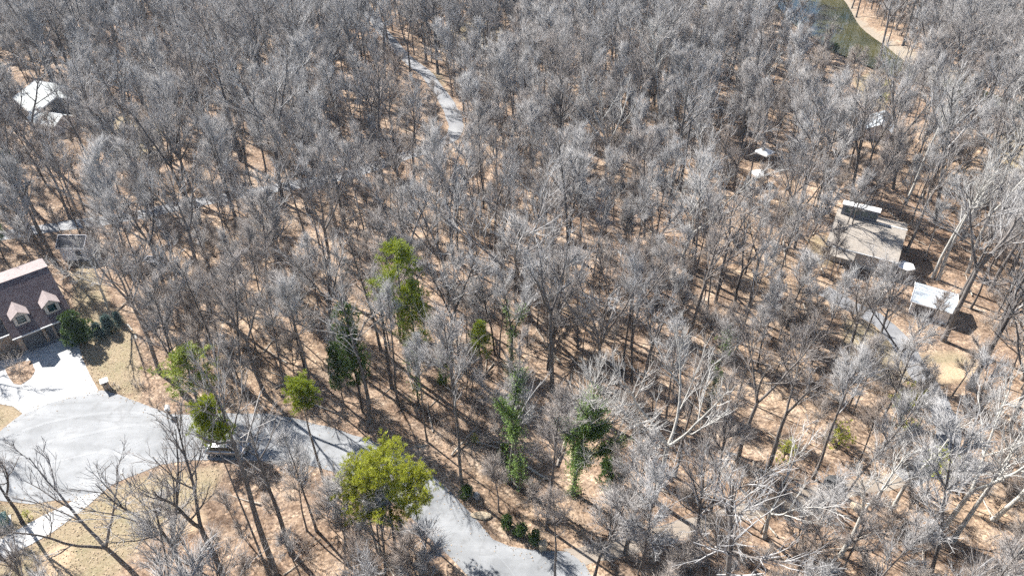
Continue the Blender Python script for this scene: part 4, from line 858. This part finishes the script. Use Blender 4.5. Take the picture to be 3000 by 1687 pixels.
# ------------------------------------------------------------------ parked car
def car():
    x, y = at(668, 1322); e = tag(empty('parked_car', (x, y, .031), math.radians(-3)), 'grey car parked on the road under the leaning pine', 'car')
    L, Wd = 2.45, .92
    # side outline stations: x, sill z, belt z, half width
    st = [(-2.45, .42, .62, .62), (-2.38, .30, .80, .80), (-2.0, .24, .92, .90), (-1.2, .22, .97, .93), (0, .22, .96, .93), (1.0, .22, .95, .92), (1.75, .24, .86, .89), (2.25, .30, .74, .80), (2.43, .40, .60, .62)]
    V, F = [], []
    for sx, z0, z1, w in st:
        sec = [(-w * .92, z0), (-w, z0 + .16), (-w, z1 - .22), (-w * .93, z1), (-w * .45, z1 + .035), (w * .45, z1 + .035), (w * .93, z1), (w, z1 - .22), (w, z0 + .16), (w * .92, z0)]; V += [(sx, a, b) for a, b in sec]
    n = 10
    for i in range(len(st) - 1):
        for k in range(n): F.append((i * n + k, i * n + (k + 1) % n, (i + 1) * n + (k + 1) % n, (i + 1) * n + k))
    F += [tuple(range(n - 1, -1, -1)), tuple(range((len(st) - 1) * n, len(st) * n))]; mb = MB(); mb.add(V, F); body = mb.build('body', M['car_paint'], e, smooth_sh=True)
    lo = [(-2.02, .93, .78), (-1.75, .95, .84), (1.0, .94, .84), (1.28, .91, .76)]; hi = [(-1.42, 1.40, .60), (-1.0, 1.47, .66), (.15, 1.47, .66), (.42, 1.42, .60)]
    def quad(a, b, c, d): return MB().slab([a, b, c, d], .03)
    r = MB(); P = [(a, s * w, z) for a, z, w in hi for s in (-1, 1)] ; V = P + [(-.6, 0, 1.52), (-.2, 0, 1.52)]
    r.add([(a, -w, z) for a, z, w in hi] + [(a, 0, z + .05) for a, z, w in hi] + [(a, w, z) for a, z, w in hi], [(i, i + 1, i + 5, i + 4) for i in range(3)] + [(i + 4, i + 5, i + 9, i + 8) for i in range(3)]); r.build('cabin_roof', M['car_paint'], e, smooth_sh=True)
    h = hi; l = lo
    part('windscreen', quad((l[3][0], -l[3][2], l[3][1]), (l[3][0], l[3][2], l[3][1]), (h[3][0], h[3][2], h[3][1]), (h[3][0], -h[3][2], h[3][1])), M['car_glass'], e)
    part('rear_window', quad((l[0][0], l[0][2], l[0][1]), (l[0][0], -l[0][2], l[0][1]), (h[0][0], -h[0][2], h[0][1]), (h[0][0], h[0][2], h[0][1])), M['car_glass'], e)
    for s in (-1, 1):
        for (a, b) in ((.0, .31), (.34, .66), (.69, 1.0)):
            f = lambda arr, t: tuple(np.array(arr[0]) * (1 - t) + np.array(arr[3]) * t)
            p0, p1, q0, q1 = f(l, a), f(l, b), f(h, a), f(h, b); q = [(p0[0], s * p0[2] * 1.05, p0[1]), (p1[0], s * p1[2] * 1.05, p1[1]), (q1[0], s * q1[2] * 1.06, q1[1] + .01), (q0[0], s * q0[2] * 1.06, q0[1] + .01)]
            part('side_window', quad(*(q if s < 0 else q[::-1])), M['car_glass'], e)
        part('mirror', MB().box(.85, s * .98 - .09, .92, 1.0, s * .98 + .09, 1.05), M['car_paint'], e)
        part('headlight', MB().box(2.22, s * .62 - .17, .60, 2.40, s * .62 + .17, .72), M['lamp_clear'], e); part('tail_light', MB().box(-2.46, s * .62 - .16, .68, -2.36, s * .62 + .16, .80), M['lamp_red'], e)
        for wx in (-1.5, 1.48):
            w = part('wheel', MB().tube((wx, s * .74, .33), (wx, s * .95, .33), .33, .33, 18), M['tyre'], e); part('rim', MB().tube((wx, s * .952, .33), (wx, s * .965, .33), .22, .2, 12), M['rim'], w)
    part('pillars', MB().box(-1.7, -.7, .9, 1.1, .7, 1.30), M['black'], e)
car()
# ------------------------------------------------------------------ roadside and yard things
def small(name, label, cat, px, py, rz=0.0):
    x, y = at(px, py); return tag(empty(name, (x, y, tz(x, y)), rz), label, cat)
e = small('brick_mailbox', 'brick mailbox pillar with white cap beside concrete driveway', 'mailbox', 314, 1136, math.radians(35))
part('pillar', MB().box(-.38, -.38, 0, .38, .38, 1.25), M['brick'], e); part('cap', MB().box(-.48, -.48, 1.252, .48, .48, 1.36), M['white'], e); part('mail_slot', MB().box(-.15, -.41, .85, .15, -.381, 1.05), M['black'], e)
e = small('post_mailbox', 'white mailbox on post at edge of turning circle lawn', 'mailbox', 366, 1402, .5)
part('post', MB().box(-.05, -.05, 0, .05, .05, 1.0), M['white'], e); b = MB(); b.prism([(-.12, 1.0), (.12, 1.0), (.12, 1.16), (.07, 1.25), (-.07, 1.25), (-.12, 1.16)], -.28, .28); part('box', b, M['white'], e)
e = small('white_box_on_post', 'white box on dark post left of the sparse pine', 'mailbox', 497, 1214, .4)
part('post', MB().box(-.08, -.08, 0, .08, .08, .95), M['black'], e); b = MB(); b.prism([(-.3, .95), (.3, .95), (.3, 1.2), (.16, 1.36), (-.16, 1.36), (-.3, 1.2)], -.38, .38); part('box', b, M['white'], e)
e = small('utility_box', 'pale green utility cabinet at left edge above lower driveway', 'utility box', 6, 1532, math.radians(30))
part('cabinet', MB().box(-.65, -.55, .06, .65, .55, .85), M['utility'], e); part('lid', MB().slab([(-.7, -.6, .86), (.7, -.6, .86), (.7, .6, 1.0), (-.7, .6, 1.0)], .08), M['utility'], e); part('pad', MB().box(-.85, -.75, 0, .85, .75, .06), M['concrete'], e)
e = small('storage_bin', 'dark open bin with pale rim among trunks behind lawn', 'bin', 447, 772, math.radians(-8)); b = MB(); b.box(-.95, -.7, 0, .95, -.62, .9).box(-.95, .62, 0, .95, .7, .9).box(-.95, -.62, 0, -.87, .62, .9).box(.87, -.62, 0, .95, .62, .9); part('box', b, M['dark_wall'], e)
b = MB(); b.box(-1.0, -.75, .902, 1.0, -.6, .95).box(-1.0, .6, .902, 1.0, .75, .95).box(-1.0, -.6, .902, -.85, .6, .95).box(.85, -.6, .902, 1.0, .6, .95); part('rim', b, M['grey_wall'], e)
def rock(name, label, px, py, r, mat, sq=(1, 1, .7), seed=1):
    rng = np.random.default_rng(seed); x, y = at(px, py); import bmesh
    bm = bmesh.new(); bmesh.ops.create_icosphere(bm, subdivisions=3, radius=r)
    ax = rng.normal(size=(7, 3)); ax /= np.linalg.norm(ax, axis=1)[:, None]; of = rng.uniform(.55, .85, 7) * r
    for v in bm.verts:
        c = np.array(v.co)
        for a, o in zip(ax, of):
            d = c @ a - o
            if d > 0: c = c - a * d * .9
        v.co = c * np.array(sq) + rng.normal(0, .02 * r, 3)
    me = bpy.data.meshes.new(name); bm.to_mesh(me); bm.free(); me.materials.append(mat); tag(link(name, me, None, (x, y, tz(x, y) + r * sq[2] * .45)), label, 'rock')
rock('boulder', 'pale grey boulder in shade at foot of tall slender trunk', 1396, 1458, .55, M['rock'], (.8, .8, 1.1), 3); rock('boulder', 'dark rock under brush beside dirt track at right', 2440, 1420, 1.1, M['rock_dark'], (1.0, .8, .8), 4)
rock('edging_stone', 'tan flat stone at edge of road bend', 1408, 1512, .8, M['rock_tan'], (1.5, .7, .35), 5); rock('boulder', 'pale tan rock below dirt track at right', 2510, 1485, .7, M['rock_tan'], (1.1, .9, .6), 6)
e = small('stone_pillar', 'short tan stone pillar at the drive mouth by road', 'pillar', 1589, 1607, .3); part('shaft', MB().box(-.35, -.3, 0, .35, .3, .95), M['rock_tan'], e); part('cap', MB().box(-.42, -.37, .952, .42, .37, 1.06), M['rock_tan'], e)
def log(label, a, b, r, mat):
    (x0, y0), (x1, y1) = at(*a), at(*b); z0, z1 = tz(x0, y0) + r * .7, tz(x1, y1) + r * .7; n = 7; rng = np.random.default_rng(int(a[0])); L = math.hypot(x1 - x0, y1 - y0)
    P = np.array([(t * (x1 - x0), t * (y1 - y0), t * (z1 - z0)) for t in np.linspace(0, 1, n)]) + rng.normal(0, .012 * L, (n, 3)) * [1, 1, .1]; g = Geo(); g.add(*tube_geo(P, np.linspace(r, r * .55, n), 7))
    c = np.array([P[0]]); V, T = tube_geo(P, np.linspace(r, r * .55, n), 7); caps = [[0, i + 1, i] for i in range(1, 6)] + [[len(V) - 7, len(V) - 7 + i, len(V) - 6 + i] for i in range(1, 6)]
    o = link('fallen_log', mesh_np('fallen_log', V, np.concatenate([T, caps]), mat, True), None, (x0, y0, z0)); tag(o, label, 'log')
    for k in range(3):
        i = 2 + k; d = norm(np.array([rng.normal(), rng.normal(), .8])); st = MB().tube(P[i], P[i] + d * rng.uniform(.4, 1.0), r * .28, r * .08, 5); st.build('branch_stub', mat, o)
log('long pale fallen log beneath the ivy-clad trees', (1541, 1354), (1606, 1397), .20, M['log']); log('short pale fallen log left of the forked ivy tree', (1494, 1390), (1517, 1421), .17, M['log']); log('dark fallen log lying across dirt track at right', (2396, 1423), (2458, 1465), .20, M['bark'])
log('white fallen log at lawn edge by smallest blue spruce', (374, 952), (390, 970), .12, M['bark_pale']); log('short white log at lawn edge nearer the mailbox', (396, 980), (401, 995), .12, M['bark_pale']); log('pale fallen log among young trees left of small bright pine', (1190, 1058), (1204, 1038), .12, M['log']); log('thin pale fallen log in leaf litter left of tall slender trunk', (1423, 1352), (1436, 1365), .10, M['log'])
def bare_shrub(label, px, py, H, mesh): 
    x, y = at(px, py); me = mesh; o = tag(link('bare_shrub', me, None, (x, y, tz(x, y))), label, 'shrub'); o.scale = (H, H, H)
bare_shrub('brown twiggy shrub on lawn right of brick mailbox', 408, 1132, 1.0, BRUSH[1]); bare_shrub('bare brown shrub in planting bed beside driveway', 50, 1088, 1.15, BRUSH[0]); bare_shrub('dark leafless shrub at garage corner by planting bed', 40, 1046, 1.0, BRUSH[1])
bare_shrub('small dry clump immediately right of brick mailbox', 331, 1128, .5, BRUSH[3]); bare_shrub('second small dry clump right of brick mailbox', 345, 1138, .55, BRUSH[3])
# ------------------------------------------------------------------ one label for each bare tree: nearest landmark, side and rank
MARK = [('the brick house', -68, 80), ('the grey shed', -70, 95), ('the round turning circle', -50, 58), ('the parked car', -34, 56), ('the three broad lime-green pines', -14, 46), ('the tall slender trunk by the road', -5.4, 50), ('the forked ivy tree', .7, 50.5), ('the largest ivy tree', 4.6, 49.5),
        ('the small bright pine', -3.4, 67), ('the tall yellow-green pine', -10.8, 68), ('the dark cedar', -15.6, 62), ('the tan-roofed house', 57, 96), ('the metal-roofed garage', 61, 82), ('the grey-roofed cabin', 80, 143), ('the farther white canopy', 50, 129), ('the nearer white canopy', 47, 120),
        ('the upper left house', -98, 152), ('the lower driveway', -55, 46), ('the lane bend', -11, 150), ('the lane at left', -80, 103), ('the open dark bin', -58, 94), ('the smallest blue spruce', -57, 79), ('the sandbar', 103, 190), ('the right lawn', 55, 72), ('the dirt track end', 48, 52), ('the dark rock at right', 36, 51), ('the pale sweeping tree', 13, 48.5), ('the road at bottom edge', 2, 40),
        ('the sparse pine', -36, 61), ('the bottom left corner', -48, 40), ('the bottom right corner', 50, 40), ('the picture centre', 0, 88), ('the right edge below centre', 66, 66), ('the far lane', -24, 190), ('the near river bank', 78, 190), ('the stone pillar', 3, 43), ('the olive bush by the drive', 47, 52)]
MARK += [('the left thicket', -38, 82), ('the shaded mid slope', 20, 72), ('the open slope left of tan roof', 30, 100), ('the wood above the pine', -16, 100), ('the upper middle canopy', 10, 120), ('the wood left of lane bend', -45, 125), ('the open slope right of ivy trees', 22, 60), ('the lime pines\' left side', -24, 45)]
ORD = ['nearest', 'second nearest', 'third nearest', 'fourth nearest', 'fifth nearest', 'sixth nearest', 'seventh nearest', 'eighth nearest', 'ninth nearest', 'tenth nearest', 'eleventh nearest', 'twelfth nearest', 'thirteenth nearest', 'fourteenth nearest', 'fifteenth nearest']
SPECIAL = {(1357, 1432): 'tall slender dark trunk rising beside the road bend', (1917, 1467): 'large pale tree with sweeping branches right of the ivy trees', (2888, 170): 'white leaning sycamore in woods beyond the river', (2738, 188): 'white-topped sycamore beside the sandbar',
           (66, 1531): 'double-limbed bare tree between lower driveway and turning circle', (873, 452): 'vase-shaped bare tree beside lane at upper left', (2150, 562): 'dark forked bare tree just left of the canopy tents', (2733, 814): 'left of two tall pale trunks behind metal-roofed garage', (2748, 820): 'right of two tall pale trunks behind metal-roofed garage',
           (324, 922): 'fine pale-twigged tree in front of the grey shed', (776, 1156): 'thick-trunked bare tree casting broad shadow above the road', (1602, 1548): 'pale slim pole-like tree right of road bend', (2608, 1500): 'white-limbed forked tree beside dirt track at lower right', (1334, 249): 'tall dark trunk in open wood right of far lane'}
cells = {}
for t, (kx, ky, *_) in zip(TREES, KEY):
    if (kx, ky) in SPECIAL: tag(t['o'], SPECIAL[(kx, ky)], 'tree', 'bare hardwoods of the wood'); t['done'] = 1
for t in TREES:
    if t.get('done'): continue
    k = min(range(len(MARK)), key=lambda i: (MARK[i][1] - t['x']) ** 2 + (MARK[i][2] - t['y']) ** 2); dx, dy = t['x'] - MARK[k][1], t['y'] - MARK[k][2]
    side = ('right of' if dx > 0 else 'left of') if abs(dx) > abs(dy) else ('behind' if dy > 0 else 'in front of')
    tone = 'pale-barked' if t['pale'] else 'grey'; shape = 'slender bare tree' if t['slim'] else ('forked bare tree' if t['fork'] else 'straight bare tree')
    cells.setdefault((tone, shape, side, k), []).append((math.hypot(dx, dy), t))
for (tone, shape, side, k), lst in cells.items():
    lst.sort(key=lambda q: q[0])
    for i, (d, t) in enumerate(lst):
        nm = MARK[k][0]; body = '%s %s %s %s' % (tone, shape, side, nm)
        tag(t['o'], body if len(lst) == 1 else '%s, %s such' % (body, ORD[min(i, 14)].replace(' nearest', '-nearest')), 'tree', 'bare hardwoods of the wood')

# ------------------------------------------------------------------ leaves blown onto lawns, road edges and drives
def blown_leaves():
    rng = np.random.default_rng(77); pts = []
    for poly, n, edge in [(ROAD, 2600, 1.1), (DRIVE, 220, .8), (DRIVE2, 300, .6), (LAWNS[0], 1500, 99), (LAWNS[3], 1500, 99), (LAWNS[2], 200, 99)]:
        A = np.array(poly); x = rng.uniform(A[:, 0].min(), A[:, 0].max(), n * 6); y = rng.uniform(A[:, 1].min(), A[:, 1].max(), n * 6); d = dist_poly(x, y, poly, True); k = inside_arr(x, y, poly) & (rng.random(n * 6) < np.exp(-d / edge * (2 if edge < 50 else 0)))
        pts.append(np.stack([x[k], y[k]], 1)[:n])
    P = np.concatenate(pts); n = len(P); z = terrain(P[:, 0], P[:, 1]) + .07; a = rng.uniform(0, 6.28, n); s = rng.uniform(.05, .11, n); tl = rng.normal(0, .03, (n, 4))
    c = np.stack([P[:, 0], P[:, 1], z], 1); u = np.stack([np.cos(a), np.sin(a), 0 * a], 1) * s[:, None]; w = np.stack([-np.sin(a), np.cos(a), 0 * a], 1) * (s * .6)[:, None]
    V = np.stack([c - u, c - w, c + u, c + w], 1); V[:, :, 2] += tl; V = V.reshape(-1, 3); o = np.arange(n)[:, None] * 4
    tag(link('blown_leaves', mesh_np('blown_leaves', V, np.concatenate([o + [0, 1, 2], o + [0, 2, 3]]), M['leaf_dry'])), 'dry tan leaves blown over lawns and road edges', 'leaves', kind='stuff')
M['leaf_dry'] = noisy('dry_leaves', (.22, .15, .09), (.56, .44, .31), .9, .8, .2, 0)
blown_leaves()
# ------------------------------------------------------------------ the air between
def haze():
    o = MB().box(-420, -120, -3, 420, 420, 68).build('haze', M['haze']); tag(o, 'thin blue winter haze over the whole valley', 'haze', kind='stuff'); o.data.materials[0] = M['haze']
hm = bpy.data.materials.new('haze'); hm.use_nodes = True; hm.node_tree.nodes.clear(); ho = hm.node_tree.nodes.new('ShaderNodeOutputMaterial'); hv = hm.node_tree.nodes.new('ShaderNodeVolumePrincipled')
hv.inputs['Color'].default_value = (.6, .78, 1.0, 1); hv.inputs['Density'].default_value = .00013; hv.inputs['Anisotropy'].default_value = .2; hm.node_tree.links.new(hv.outputs[0], ho.inputs['Volume']); M['haze'] = hm
haze()
